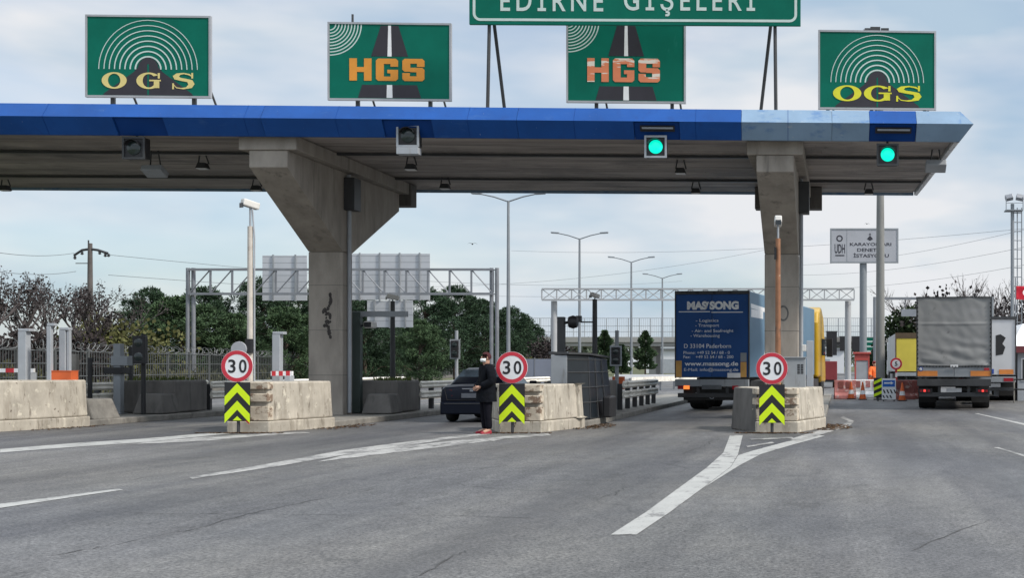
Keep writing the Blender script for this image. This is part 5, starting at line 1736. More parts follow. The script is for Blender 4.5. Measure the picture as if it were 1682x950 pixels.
t = thing('speed_sign', 'small round red-ringed 5 sign on red and white post', 'road sign', (X(1472, 58), 58, 0))
zc = Z(598, 58)
MB().tube([(0, 0.03, 0), (0, 0.03, zc)], 0.045, 10).build('post', white_m, t)
for z in (0.25, 0.75, 1.2):
    MB().tube([(0, 0.03, z), (0, 0.03, z + 0.25)], 0.048, 10).build('post_band', red_m, t)
MB().lathe([(0.27, 0.0), (0.275, -0.02)], axis='y', c=(0, 0, zc), seg=30).build('disc', white_m, t)
m = MB(); ring_plate(m, 0, zc, 0.19, 0.272, 0, 360, 0.0205, 0.024, 36); m.build('red_ring', ring_m, t)
m = MB(); text_mesh(m, '5', -0.06, 0.06, zc - 0.1, zc + 0.1, 0.0205, 0.026, 0.02); m.build('lettering', black_m, t)

# ------------------------------------------------------------------ tall mast, station sign, light tower, flag, building
D = 57
t = thing('tall_mast', 'tall grey tapered mast rising behind the right end of the canopy', 'mast', (X(1446, D), D, 0))
MB().tube([(0, 0, 0), (0, 0, 7.5), (0, 0, Z(52, D))], [0.205, 0.18, 0.10], 16).build('pole', pmat('mast_grey', (0.20, 0.20, 0.19), 0.6, 0.12, 0.7, stain=[((0.13, 0.13, 0.13), 1.0, 0.6, 0.1, (2, 2, 0.3))]), t, smooth=True)
MB().box(-0.3, 0.3, -0.3, 0.3, 0, 0.05).build('base_plate', steel_dark, t)
zt = Z(52, D)
MB().tube([(-0.5, 0, zt - 0.1), (0.3, 0, zt - 0.1)], 0.05, 8).cbox((-0.45, 0, zt + 0.05), (0.5, 0.3, 0.16)).cbox((0.2, 0, zt + 0.02), (0.35, 0.3, 0.22)).build('lamp_head', steel_dark, t)

D = 78
s = D / F
t = thing('station_sign', 'grey KARAYOLLARI DENETİM İSTASYONU sign on a thick pole', 'sign', (X(1418, D), D, 0))
MB().tube([(0, 0.25, 0), (0, 0.25, Z(400, D))], 0.22, 16).build('pole', lamp_pole_m, t, smooth=True)
x0, x1 = (1366 - 1418) * s, (1473 - 1418) * s
z0, z1 = Z(430, D), Z(378, D)
MB().box(x0, x1, -0.05, 0.02, z0, z1).build('panel', pmat('pale_grey_sign', (0.38, 0.39, 0.42), 0.5, 0.06, 1.0), t)
f = MB()
e = 0.10
f.box(x0 - e, x1 + e, -0.07, 0.04, z1 + 0.001, z1 + e); f.box(x0 - e, x1 + e, -0.07, 0.04, z0 - e, z0 - 0.001)
f.box(x0 - e, x0 - 0.001, -0.07, 0.04, z0, z1); f.box(x1 + 0.001, x1 + e, -0.07, 0.04, z0, z1)
f.box((1391 - 1418) * s - 0.02, (1391 - 1418) * s + 0.02, -0.056, -0.051, z0, z1)
f.build('frame', grey_box, t)
u = lambda px: (px - 1418) * s
dk = pmat('dark_grey_lettering', (0.035, 0.035, 0.045), 0.5)
for word, a_, b_x, za_, zb_ in (('KARAYOLLARI', 1396, 1464, 404, 399), ('DENETİM', 1408, 1452, 413.5, 408), ('İSTASYONU', 1402, 1460, 423, 417.5), ('UDH', 1371, 1388, 416, 401)):
    tx = MB()
    text_mesh(tx, word, u(a_), u(b_x), Z(za_, D), Z(zb_, D), 0.051, 0.057, 0.02, 0.72)
    tx.build('lettering', dk, t)
MB().box(u(1372), u(1387), -0.056, -0.051, Z(421, D), Z(419, D)).build('small_lettering', dk, t)
MB().plate([(u(1424), Z(393, D)), (u(1429), Z(387, D)), (u(1434), Z(393, D)), (u(1429), Z(396, D))], 0.051, 0.057).plate([(u(1427), Z(386, D)), (u(1429), Z(383, D)), (u(1431), Z(386, D)), (u(1429), Z(386.7, D))], 0.051, 0.057).build('emblem', dk, t)
tx = MB()
ring_plate(tx, u(1379), Z(392, D), 0.12, 0.20, 0, 360, 0.051, 0.057, 20)
tx.build('emblem', dk, t)

D = 70
t = thing('light_tower', 'steel floodlight tower with ladder at the right photo edge', 'light tower', (X(1663, D), D, 0))
zt = Z(335, D)
m = MB()
m.tube([(0, 0, 0), (0, 0, zt)], 0.10, 10)
m.build('pole', lamp_pole_m, t)
m = MB()
for x in (0.28, 0.52):
    m.tube([(x, 0.1, 0), (x, 0.1, zt - 0.2)], 0.03, 6)
for i in range(int(zt / 0.5)):
    m.tube([(0, 0.05, 0.4 + i * 0.5), (0.52, 0.1, 0.4 + i * 0.5)], 0.025, 6)
m.build('ladder', lamp_pole_m, t)
m = MB()
za = Z(347, D)
m.box(-0.40, 0.55, -0.3, 0.5, za, za + 0.06)
for x in (-0.40, 0.52):
    m.box(x, x + 0.04, -0.3, -0.26, za + 0.061, za + 0.75)
m.box(-0.36, 0.52, -0.3, -0.27, za + 0.40, za + 0.43)
m.build('platform', lamp_pole_m, t)
for x in (-0.2, 0.4):
    MB().cbox((x, -0.1, Z(325, D)), (0.42, 0.3, 0.26), rx=R(-25), ry=R(12 if x > 0 else -12)).build('floodlight', steel, t, 0.02)

D = 62
t = thing('flag', 'red flag with white crescent hanging on pole at the right edge', 'flag', (X(1668, D), D, 0))
MB().tube([(0, 0, 0), (0, 0, 5.8)], 0.03, 8).build('pole', steel, t)
m = MB()
vv = []
for j in range(7):
    for i in range(15):
        u_ = i / 14
        vv.append((0.03 + 1.1 * u_, 0.06 * math.sin(u_ * 7 + j * 0.3), Z(492, D) + 0.65 * j / 6 - 0.05 * u_))
m.add(vv, [(j * 15 + i, j * 15 + i + 1, (j + 1) * 15 + i + 1, (j + 1) * 15 + i) for j in range(6) for i in range(14)])
o = m.build('cloth', pmat('flag_red', (0.52, 0.012, 0.03), 0.7, 0.1, 2.0), t, smooth=True)
so_ = o.modifiers.new('thick', 'SOLIDIFY'); so_.thickness = 0.006
m = MB()
zc = Z(481, D)
oa = arc_pts(0.50, zc, 0.16, 0.16, 45, 315, 20)
ib = arc_pts(0.54, zc, 0.128, 0.128, 30, 330, 20)
m.strip(oa, ib, 0.085, 0.09)
st = []
for k_ in range(10):
    r_ = 0.08 if k_ % 2 == 0 else 0.032
    st.append((0.74 + r_ * math.cos(R(180 + 36 * k_)), zc + r_ * math.sin(R(180 + 36 * k_))))
m.plate(st, 0.085, 0.09)
m.build('crescent_star', white_m, t)

D = 55
t = thing('toll_building', 'low grey building with white roof and dark red fascia at the right edge', 'building', (X(1664, D), D, 0))
MB().box(0.25, 9.0, 0.4, 9.0, 0, Z(580, D)).build('wall', lightgrey, t)
MB().box(-0.1, 9.6, 0.0, 9.5, Z(580, D) + 0.003, Z(569, D)).build('fascia', pmat('maroon_fascia', (0.12, 0.025, 0.03), 0.5), t)
MB().loft([[(-0.1, 0, Z(569, D) + 0.003), (9.6, 0, Z(569, D) + 0.003), (9.6, 9.5, Z(569, D) + 0.003), (-0.1, 9.5, Z(569, D) + 0.003)], [(0.7, 2, Z(545, D) + 0.4), (8.9, 2, Z(545, D) + 0.4), (8.9, 7, Z(545, D) + 0.4), (0.7, 7, Z(545, D) + 0.4)]]).build('roof', white_m, t)
for x in (0.4, 1.5, 2.6):
    wdw = MB().box(x, x + 0.9, 0.37, 0.397, 0.85, 1.85).build('window', white_m, t)
    MB().box(x + 0.06, x + 0.84, 0.345, 0.367, 0.91, 1.79).build('pane', glass_dark, wdw)
t = thing('handrail', 'dark metal handrail with pale posts before the low grey building', 'railing', (X(1663, 53), 52.5, 0))
m = MB()
for z in (0.55, 0.95):
    m.tube([(0, 0, z), (4, -6, z)], 0.035, 6)
m.build('rail', steel_dark, t)
for i in range(6):
    MB().tube([(i * 0.8, -i * 1.2, 0), (i * 0.8, -i * 1.2, 1.0)], 0.035, 6).build('post', kerb_m, t)

# height bar behind the grey trailer
D = 72
t = thing('height_bar', 'thin steel height bar spanning behind mast and grey trailer', 'height bar', (X(1437, D), D, 0))
zz = Z(491, D)
MB().tube([(0, 0, 0), (0, 0, zz + 0.1)], 0.10, 10).build('post', lamp_pole_m, t)
MB().tube([(6.6, 0, 0), (6.6, 0, zz + 0.1)], 0.10, 10).build('post', lamp_pole_m, t)
MB().box(-0.1, 6.7, -0.08, 0.08, zz - 0.06, zz + 0.08).build('crossbar', steel, t)
MB().box(1.5, 2.6, 0.1, 0.14, Z(520, D), Z(508, D)).build('hanging_plate', sign_grey, t)
m = MB()
for x in (1.7, 2.4):
    m.tube([(x, 0.1, Z(508, D)), (x, 0.1, zz)], 0.02, 6)
m.build('hanger', steel, t)

# ------------------------------------------------------------------ gantries
def truss(t, x0, x1, z0, z1, n, dep, r, cross, mat):
    m = MB()
    for y_ in (0,):
        for z in (z0, z1):
            m.box(x0, x1, y_ - r, y_ + r, z - r, z + r)
        for i in range(n + 1):
            x = x0 + (x1 - x0) * i / n
            m.box(x - r * .7, x + r * .7, y_ - r * .7, y_ + r * .7, z0 + r, z1 - r)
        for i in range(n):
            a, b = x0 + (x1 - x0) * i / n, x0 + (x1 - x0) * (i + 1) / n
            lr = (i < n / 2)
            if cross or lr:
                m.tube([(a, y_, z0), (b, y_, z1)], r * .55, 6)
            if cross or not lr:
                m.tube([(a, y_ + 0.004, z1), (b, y_ + 0.004, z0)], r * .55, 6)
    for z in (z0, z1):
        for i in range(n + 1):
            x = x0 + (x1 - x0) * i / n
            m.tube([(x, 0, z), (x, dep, z)], r * .4, 6)
    for z in (z0, z1):
        m.box(x0, x1, dep - r * .5, dep + r * .5, z - r * .5, z + r * .5)
    m.build('truss', mat, t)


D = 70
t = thing('sign_gantry', 'steel lattice gantry carrying blank sign backs behind the left pier', 'gantry', (X(310, D), D, 0))
W_ = X(810, D) - X(310, D)
truss(t, 0, W_, Z(483, D), Z(443, D), 14, 0.3, 0.065, False, steel)
for x in (0, W_):
    for q_ in (-0.14, 0.16):
        MB().tube([(x + q_, 0.2, 0), (x + q_, 0.2, Z(440, D))], 0.11, 12).build('post', steel, t)
t0 = t
def sign_back(px0, px1, py0, py1, D, label, nrib):
    t = thing('blank_sign', label, 'sign', (X((px0 + px1) / 2, D), D, Z(py1, D)), 0, 'blank sign backs on the left gantry')
    w_, h_ = (px1 - px0) * D / F, (py1 - py0) * D / F
    MB().box(-w_ / 2, w_ / 2, 0, 0.05, 0, h_).build('panel', pmat('pale_sign_back', (0.46, 0.48, 0.51), 0.55, 0.06, 1.0), t)
    m = MB()
    for i in range(nrib):
        x = -w_ / 2 + w_ * (i + 0.5) / nrib
        m.box(x - 0.04, x + 0.04, -0.08, -0.002, -0.05, h_ + 0.05)
    m.build('upright', grey_box, t)
    m = MB()
    k = 1
    while k * 0.35 < h_:
        m.box(-w_ / 2, w_ / 2, -0.012, -0.002, k * 0.35 - 0.012, k * 0.35 + 0.012) if False else m.box(-w_ / 2, w_ / 2, -0.001, 0.0, k * 0.35 - 0.015, k * 0.35 + 0.015)
        k += 1
    m.build('panel_joint', grey_box, t)
    return t


sign_back(431, 504, 420, 494, 71.3, 'blank pale sign back on the gantry left of the flared pier', 2)
sign_back(575, 706, 417, 493, 71.3, 'large blank pale sign back on the gantry right of the flared pier', 4)
sign_back(603, 678, 494, 538, 71.3, 'smaller blank pale sign back hanging below the large one', 3)

D = 82
t = thing('sign_gantry', 'white lattice gantry spanning over the blue trailer toward right', 'gantry', (X(890, D), D, 0))
W_ = X(1403, D) - X(890, D)
gm = pmat('white_gantry_paint', (0.36, 0.37, 0.38), 0.5, 0.08, 1.0)
truss(t, 0, W_, Z(493, D), Z(475, D), 21, 0.4, 0.055, True, gm)
for x in (X(908, D) - X(890, D), X(1393, D) - X(890, D)):
    MB().tube([(x, 0.4, 0), (x, 0.4, Z(493, D) - 0.06)], 0.20, 14).build('post', gm, t, smooth=True)

# ------------------------------------------------------------------ street lamps
def lamp(D, px, label):
    t = thing('street_lamp', label, 'street lamp', (X(px, D), D, 0), 0, 'twin-arm street lamps in a row')
    H = 11.8
    MB().tube([(0, 0, 0), (0, 0, H)], [0.14, 0.08], 12).build('pole', lamp_pole_m, t, smooth=True)
    for sx in (-1, 1):
        MB().tube([(0, 0, H - 0.05), (sx * 0.9, 0, H + 0.25), (sx * 1.7, 0, H + 0.42)], [0.05, 0.045, 0.04], 8).build('arm', lamp_pole_m, t)
        MB().loft([[(sx * 1.65, -0.12, H + 0.38), (sx * 1.65, 0.12, H + 0.38), (sx * 1.65, 0.12, H + 0.5), (sx * 1.65, -0.12, H + 0.5)],
                   [(sx * 2.3, -0.16, H + 0.42), (sx * 2.3, 0.16, H + 0.42), (sx * 2.3, 0.12, H + 0.56), (sx * 2.3, -0.12, H + 0.56)]]).build('lamp_head', lamp_pole_m, t, 0.03)
    MB().box(-0.25, 0.25, -0.25, 0.25, 0, 0.05).build('base_plate', lamp_pole_m, t)


for D, px, lb in ((79.5, 835, 'twin-arm street lamp nearest, its head just under the canopy edge'), (103, 952, 'twin-arm street lamp second in the row, left of the white gantry middle'),
                  (126, 1037, 'twin-arm street lamp third in the row, left of the blue trailer'), (149, 1088, 'twin-arm street lamp farthest in the row, just left of the blue trailer top')):
    lamp(D, px, lb)

# ------------------------------------------------------------------ overpass with mesh screen, white hall
D = 220
ov = thing('overpass', 'far concrete overpass with tall mesh screens crossing the road', 'bridge', (X(1150, D), D, 0))
s = D / F
zb, zt = Z(569, D), Z(554, D)
cd = pmat('pale_far_concrete', (0.30, 0.30, 0.29), 0.9, 0.12, 0.2)
MB().box(-75, 60, 0, 10, zb, zt - 0.5).build('deck', cd, ov)
MB().box(-75, 60, -0.3, 0.2, zt - 0.9, zt).build('parapet', cd, ov)
m = MB()
x = -75
while x < 60:
    m.box(x - 0.07, x + 0.07, -0.2, -0.1, zt + 0.002, Z(523, D))
    x += 1.9
for z in (zt + 0.9, zt + 1.9, Z(523, D)):
    m.box(-75, 60, -0.09, -0.03, z - 0.04, z + 0.04)
x = -75
while x < 60:
    m.box(x - 0.02, x + 0.02, -0.03, 0.0, zt + 0.002, Z(523, D))
    x += 0.32
m.build('mesh_screen', pmat('screen_grey', (0.30, 0.32, 0.34), 0.6), ov)
for x in (-60, -34, -8.5, 40):
    MB().box(x - 0.6, x + 0.6, 2, 8, 0, zb - 0.004).build('pier', cd, ov)
for px in (1366, 1388, 1408):
    t = thing('lane_signal', {1366: 'black signal box hung on the far overpass, left one', 1388: 'black signal box hung on the far overpass, middle one', 1408: 'black signal box hung on the far overpass, right one'}[px], 'traffic light',
              (X(px, 219), 219.0, Z(584 if px == 1366 else 577, 219)), 0, 'signal boxes on the far overpass')
    hgt = 4.0 if px == 1366 else 2.4
    MB().box(-0.9, 0.9, 0, 0.4, 0, hgt).build('housing', black_m, t)
    MB().box(-1.0, 1.0, 0.1, 0.3, hgt + 0.002, hgt + 0.15).build('cap', steel_dark, t)
t = thing('white_hall', 'long low white hall seen under the far overpass', 'building', (X(1060, 270), 270, 0))
MB().box(0, 42, 0, 20, 0, Z(575, 270)).build('wall', pmat('white_hall_wall', (0.62, 0.64, 0.66), 0.7, 0.05, 0.1), t)
MB().box(-0.5, 42.5, -0.5, 20.5, Z(575, 270) + 0.003, Z(572, 270)).build('roof', steel, t)
for x in (3, 11, 19, 27, 35):
    MB().box(x, x + 4, -0.06, -0.003, 0, 3.0).build('door', lightgrey, t)

t = thing('direction_sign', 'far green direction sign between station pole and mast', 'sign', (X(1433, 120), 120, 0))
MB().box(-0.9, 0.9, 0, 0.06, Z(592, 120) , Z(555, 120)).build('panel', green_m, t)
for z in (560, 568, 576):
    MB().box(-0.6, 0.6, -0.006, -0.001, Z(z + 3, 120), Z(z, 120)).build('lettering', arc_m, t)
MB().tube([(0, 0.1, 0), (0, 0.1, Z(556, 120))], 0.08, 8).build('pole', steel, t)

# far guard rails and noise barrier
t = thing('guard_rail', 'far pale guard rail left of the blue trailer', 'guard rail', (X(1036, 74), 74, 0), R(-9))
MB().box(0, 0.08, 0, 60, 0.55, 0.85).build('beam', rail_m, t)
for i in range(20):
    MB().box(-0.12, -0.02, i * 3, i * 3 + 0.1, 0, 0.8).build('post', steel, t)
t = thing('guard_rail', 'far double guard rail crossing below the small trees', 'guard rail', (X(1030, 100), 100, 0), 0)
MB().box(-1, 12, 0, 0.08, 0.5, 0.85).build('beam', white_m, t)
for i in range(8):
    MB().box(-1 + i * 1.7, -0.9 + i * 1.7, 0.09, 0.2, 0, 0.8).build('post', steel, t)
t = thing('noise_barrier', 'grey-blue panel wall in the distance right of the middle 30 sign', 'wall', (X(848, 105), 105, 0))
nb = pmat('grey_blue_panel', (0.20, 0.22, 0.27), 0.6, 0.1, 0.5)
for i in range(4):
    MB().box(i * 1.5 + 0.03, i * 1.5 + 1.47, 0, 0.1, 0.1, 2.1).build('panel', nb, t)
    MB().box(i * 1.5 - 0.028, i * 1.5 + 0.028, -0.03, 0.12, 0, 2.2).build('post', steel, t)

# ------------------------------------------------------------------ perimeter fence with razor coil
t = thing('perimeter_fence', 'long grey mesh fence topped with coiled razor wire', 'fence', (-27.5, 36, 0))
A = Vector((0, 0, 0))
B = Vector((-33.0, 185, 0))
dirv = (B - A).normalized()
Lf = (B - A).length
fm = pmat('fence_wire', (0.075, 0.08, 0.08), 0.6, 0.15, 1.0)
m = MB()
n = 470
for i in range(n + 1):
    p = A + dirv * (Lf * (i / n) ** 1.5)
    w2 = 0.011 + 0.018 * i / n
    m.box(p.x - w2, p.x + w2, p.y - 0.01, p.y + 0.01, 0.1, 2.1)
for z in (0.12, 0.6, 1.1, 1.6, 2.08):
    m.tube([A + Vector((0, 0, z)), B + Vector((0, 0, z))], 0.022, 5)
m.build('mesh_panel', fm, t)
for i in range(61):
    p = A + dirv * (Lf * i / 60)
    MB().box(p.x - 0.045, p.x + 0.045, p.y - 0.05, p.y + 0.05, 0, 2.2).build('post', fm, t)
m = MB()
pts = []
nt_ = 400
for i in range(nt_ * 10):
    p = A + dirv * (Lf * i / (nt_ * 10))
    a = i / 10 * 6.283
    q_ = 0.16 + 0.05 * math.sin(i * 0.37) + 0.03 * math.sin(i * 1.9)
    pts.append((p.x + q_ * math.cos(a), p.y + 0.1 * math.sin(i * 0.7), 2.26 + q_ * math.sin(a)))
m.tube(pts, 0.014, 3)
m.build('razor_wire', pmat('dull_razor_wire', (0.14, 0.145, 0.145), 0.6, 0.2, 3.0), t)
low = MB().loft([[(A.x - 0.1, A.y, 0), (A.x + 0.1, A.y, 0), (A.x + 0.1, A.y, 0.35), (A.x - 0.1, A.y, 0.35)], [(B.x - 0.1, B.y, 0), (B.x + 0.1, B.y, 0), (B.x + 0.1, B.y, 0.35), (B.x - 0.1, B.y, 0.35)]])
low.build('footing', concrete_dark, t)

# ------------------------------------------------------------------ vegetation
pine_leaf = pmat('pine_needles', (0.036, 0.064, 0.036), 0.8, 0.7, island=True, spec=0.15)
pine_leaf2 = pmat('bright_pine_needles', (0.054, 0.090, 0.044), 0.8, 0.6, island=True, spec=0.15)
autumn_leaf = pmat('autumn_leaves', (0.085, 0.088, 0.034), 0.8, 0.5, island=True, spec=0.15)
brown_leaf = pmat('withered_leaves', (0.043, 0.036, 0.036), 0.9, 0.5, island=True, spec=0.1)
dark_leaf = pmat('dark_leaves', (0.032, 0.05, 0.022), 0.8, 0.5, island=True, spec=0.15)


def leaf_quad(mb, p, d, ln, wd):
    d = d.normalized()
    u = d.cross(Vector((rnd.uniform(-1, 1), rnd.uniform(-1, 1), rnd.uniform(-1, 1)))).normalized() * wd
    a, b = p, p + d * ln
    mb.add([a, (a + b) / 2 + u, b, (a + b) / 2 - u], [(0, 1, 2, 3)])


def pine_meshes(seed, H, rad, clumps, per):
    global rnd
    keep = rnd
    rnd = random.Random(seed)
    tr, cr = MB(), MB()
    tr.tube([(0, 0, 0), (0.1, 0, H * 0.4), (0, 0.1, H * 0.75), (0.05, 0, H * 0.95)], [H * 0.022, H * 0.018, H * 0.011, 0.03], 8)
    for c in range(clumps):
        f = rnd.random() ** 0.8
        z = H * (0.10 + 0.88 * f)
        r = rad * (math.sin(math.pi * min(1, 0.16 + 0.80 * f)) ** 0.75) * rnd.uniform(0.35, 1.06)
        a = rnd.uniform(0, 6.283)
        c0 = Vector((r * math.cos(a), r * math.sin(a), z))
        if c % 3 == 0:
            tr.tube([(0, 0, max(0.8, z - r * 0.5)), tuple(c0 * 0.6 + Vector((0, 0, z * 0.38))), tuple(c0)], [0.05, 0.035, 0.015], 5)
        R0 = rnd.uniform(0.40, 0.90) * rad / 3.0 * (1.1 - 0.45 * f)
        for i in range(per):
            v = Vector((rnd.gauss(0, 1), rnd.gauss(0, 1), rnd.gauss(0.15, 0.8))).normalized()
            p = c0 + Vector((v.x, v.y, v.z * 0.75)) * R0 * rnd.uniform(0.45, 1.0)
            leaf_quad(cr, p, v + Vector((rnd.uniform(-.5, .5), rnd.uniform(-.5, .5), rnd.uniform(-.1, 1.0))), rnd.uniform(0.15, 0.32), rnd.uniform(0.022, 0.045))
    rnd = keep
    return tr, cr


def tree_from(tr, cr, name, bm_, lm, label, loc, group):
    t = thing(name, label, 'tree', loc, 0, group)
    tr.build('trunk', bm_, t)
    cr.build('crown', lm, t)
    return t


protos = []
for i, (H, rad, cl_, per, lm) in enumerate(((9.0, 3.3, 120, 230, pine_leaf), (8.0, 2.9, 110, 230, pine_leaf), (6.0, 2.6, 95, 220, pine_leaf2))):
    tr, cr = pine_meshes(100 + i, H, rad, cl_, per)
    protos.append((tr, cr, H, lm))
PG = 'pines beyond the perimeter fence'
used = {}
# photo x, top y, distance, prototype, label
pines = [(248, 478, 92, 1, 'pine leftmost of the row, beside the yellowing shrub'), (300, 492, 84, 2, 'bright bushy pine behind the left gantry post'), (335, 476, 98, 0, 'dark pine just right of the left gantry post'),
         (385, 520, 86, 2, 'low bright pine behind the leftmost 30 sign'), (432, 462, 100, 0, 'tall dark pine right of the rusty white camera pole'), (470, 510, 84, 2, 'bright pine behind the pale reader post'),
         (490, 478, 110, 1, 'dark pine half hidden by the left edge of the flared pier'), (600, 492, 96, 1, 'dark pine behind the small sign back'), (650, 500, 104, 0, 'pine behind black camera pole and small sign back'),
         (700, 478, 112, 0, 'pine just right of the large sign back'), (748, 474, 118, 0, 'tallest pine left of the right gantry post'), (795, 496, 122, 1, 'pine behind the right gantry post above the person'),
         (838, 508, 130, 0, 'pine behind the nearest street lamp'), (868, 532, 138, 1, 'rightmost low pine of the row, above the middle 30 sign'), (690, 530, 90, 2, 'low bright pine above the framed traffic light'), (560, 480, 108, 0, 'pine hidden mostly by the flared pier')]
for i, (px, py, D, pr, lb) in enumerate(pines):
    tr, cr, H, lm = protos[pr]
    loc = (X(px, D), D, -0.03)
    sc_ = (Z(py, D) + 0.1) / H
    sw = sc_ * rnd.uniform(0.95, 1.2)
    if pr not in used:
        t = tree_from(tr, cr, 'pine_tree', bark, lm, lb, loc, PG)
        used[pr] = t
        t.rotation_euler = (0, 0, rnd.uniform(0, 6))
        t.scale = (sw, sw, sc_)
    else:
        dup(used[pr], loc, rnd.uniform(0, 6), lb, (sw, sw, sc_))


def bare_tree(seed, H, leaves, lf_mat, spread=0.55, depth=6):
    global rnd
    keep = rnd
    rnd = random.Random(seed)
    tr, cr = MB(), MB()

    def grow(p, d, ln, r, k):
        mid = p + d * ln * 0.5 + Vector((rnd.uniform(-1, 1), rnd.uniform(-1, 1), 0)) * ln * 0.05
        q = mid + (d + Vector((rnd.uniform(-.2, .2), rnd.uniform(-.2, .2), 0.05))).normalized() * ln * 0.5
        tr.tube([p, mid, q], [r, r * 0.85, r * 0.68], 5 if k > 3 else 3, cap=False)
        if k <= 3 and (leaves or rnd.random() < 0.12):
            for i in range(max(1, leaves)):
                f = rnd.random()
                leaf_quad(cr, p + (q - p) * f + Vector((rnd.uniform(-1, 1), rnd.uniform(-1, 1), rnd.uniform(-1, 1))) * 0.14, Vector((rnd.uniform(-1, 1), rnd.uniform(-1, 1), rnd.uniform(-1, .3))), rnd.uniform(0.08, 0.16) * (1 if leaves else 0.6), rnd.uniform(0.03, 0.055) * (1 if leaves else 0.6))
        if k == 0:
            return
        for i in range(3 if k > 3 else 2):
            nd = (d + Vector((rnd.uniform(-1, 1), rnd.uniform(-1, 1), rnd.uniform(-0.15, 0.6))) * spread).normalized()
            grow(p + (q - p) * rnd.uniform(0.55, 1.0), nd, ln * rnd.uniform(0.62, 0.82), max(r * 0.60, 0.007), k - 1)
    grow(Vector((0, 0, 0)), Vector((0, 0, 1)), H * 0.27, H * 0.02, depth)
    rnd = keep
    zmax = max(v[2] for v in tr.v)
    return tr, cr, zmax


bp = [bare_tree(5, 7, 2, brown_leaf, 0.62), bare_tree(9, 7, 2, brown_leaf, 0.62), bare_tree(14, 7, 0, brown_leaf, 0.55)]
BG = 'bare trees with few withered leaves'
bl = [(6, 432, 66, 0, 'leafless tree at the far left photo edge'), (50, 456, 70, 1, 'leafless tree above the pale reader posts'), (95, 444, 74, 0, 'leafless tree just left of the utility pole'), (128, 468, 66, 1, 'small leafless tree beside the utility pole foot'),
      (172, 470, 78, 0, 'leafless tree just right of the utility pole'), (-30, 440, 64, 1, 'leafless tree beyond the left photo edge'),
      (1500, 470, 116, 2, 'pale leafless tree above the yellow trailer'), (1540, 476, 120, 2, 'leafless tree behind the left of the grey tarpaulin'), (1598, 452, 114, 2, 'leafless tree with ragged top above the grey tarpaulin'), (1640, 462, 112, 2, 'leafless tree left of the light tower'),
      (888, 545, 150, 0, 'small leafless tree beyond the rightmost low pine'), (1675, 450, 110, 2, 'leafless tree behind the light tower')]
ub = {}
for px, py, D, pr, lb in bl:
    tr, cr, zm = bp[pr]
    sc_ = (Z(py, D)) / zm
    loc = (X(px, D), D, -0.03)
    if pr not in ub:
        t = tree_from(tr, cr, 'bare_tree', bark_grey, brown_leaf, lb, loc, BG)
        t.scale = (sc_, sc_, sc_)
        ub[pr] = t
    else:
        dup(ub[pr], loc, rnd.uniform(0, 6), lb, (sc_, sc_, sc_))


def shrub_mesh(seed, w_, h_, n, ls=1.0):
    global rnd
    keep = rnd
    rnd = random.Random(seed)
    st, cr = MB(), MB()
    for k in range(9):
        a = rnd.uniform(0, 6.28)
        e = Vector((w_ * 0.6 * math.cos(a) * rnd.random(), w_ * 0.6 * math.sin(a) * rnd.random(), h_ * rnd.uniform(0.6, 0.95)))
        st.tube([(0, 0, 0), tuple(e * 0.5 + Vector((0, 0, .1))), tuple(e)], [0.04, 0.025, 0.01], 5)
    cen = [(rnd.uniform(-1, 1) * w_ * 0.65, rnd.uniform(-1, 1) * w_ * 0.65, h_ * rnd.uniform(0.15, 0.85), rnd.uniform(0.25, 0.45) * min(w_, h_)) for _ in range(26)]
    for i in range(n):
        c0 = rnd.choice(cen)
        v = Vector((rnd.gauss(0, 1), rnd.gauss(0, 1), rnd.gauss(0, 1))).normalized()
        p = Vector(c0[:3]) + v * c0[3] * rnd.uniform(0.4, 1)
        if p.z < 0.02:
            p.z = 0.05
        leaf_quad(cr, p, v + Vector((0, 0, 0.3)), rnd.uniform(0.12, 0.26) * ls, rnd.uniform(0.05, 0.10) * ls)
    rnd = keep
    return st, cr


SG = 'shrubs behind the perimeter fence'
st, cr = shrub_mesh(31, 2.2, 3.0, 2600)
def shrub(px, D, py, lm, label, proto=[None], seed=31, w_=2.2, h_=3.0, n=2600):
    a, b = shrub_mesh(seed, w_, h_, n)
    t = thing('shrub', label, 'shrub', (X(px, D), D, -0.03), rnd.uniform(0, 6), SG)
    a.build('stem', bark, t)
    b.build('foliage', lm, t)
    k = Z(py, D) / h_
    t.scale = (k * 1.1, k * 1.1, k)
    return t


shrub(208, 78, 528, autumn_leaf, 'yellowing shrub between the bare trees and first pine', seed=32)
shrub(178, 76, 540, autumn_leaf, 'low yellow-green shrub right of the utility pole foot', seed=33)
shrub(20, 60, 545, brown_leaf, 'dark withered shrub at the left photo edge behind fence', seed=34)
shrub(75, 62, 550, brown_leaf, 'dark withered shrub behind the slim reader post', seed=35)
shrub(120, 64, 552, brown_leaf, 'withered shrub behind the red box', seed=36)
shrub(905, 120, 560, brown_leaf, 'brownish shrub behind the round black sensor', seed=37)
shrub(870, 115, 585, autumn_leaf, 'low yellow-green shrub above the middle whitewashed block', seed=38)
t = shrub(1482, 114, 505, dark_leaf, 'dark evergreen thicket behind the yellow trailer', seed=39, w_=2.0, h_=4, n=7000)
shrub(1630, 112, 490, brown_leaf, 'brown thicket behind the white trailer', seed=40, w_=3.4, h_=4, n=3600)
shrub(1585, 116, 500, brown_leaf, 'brown thicket behind the grey tarpaulin', seed=43, w_=3.4, h_=4, n=3000)


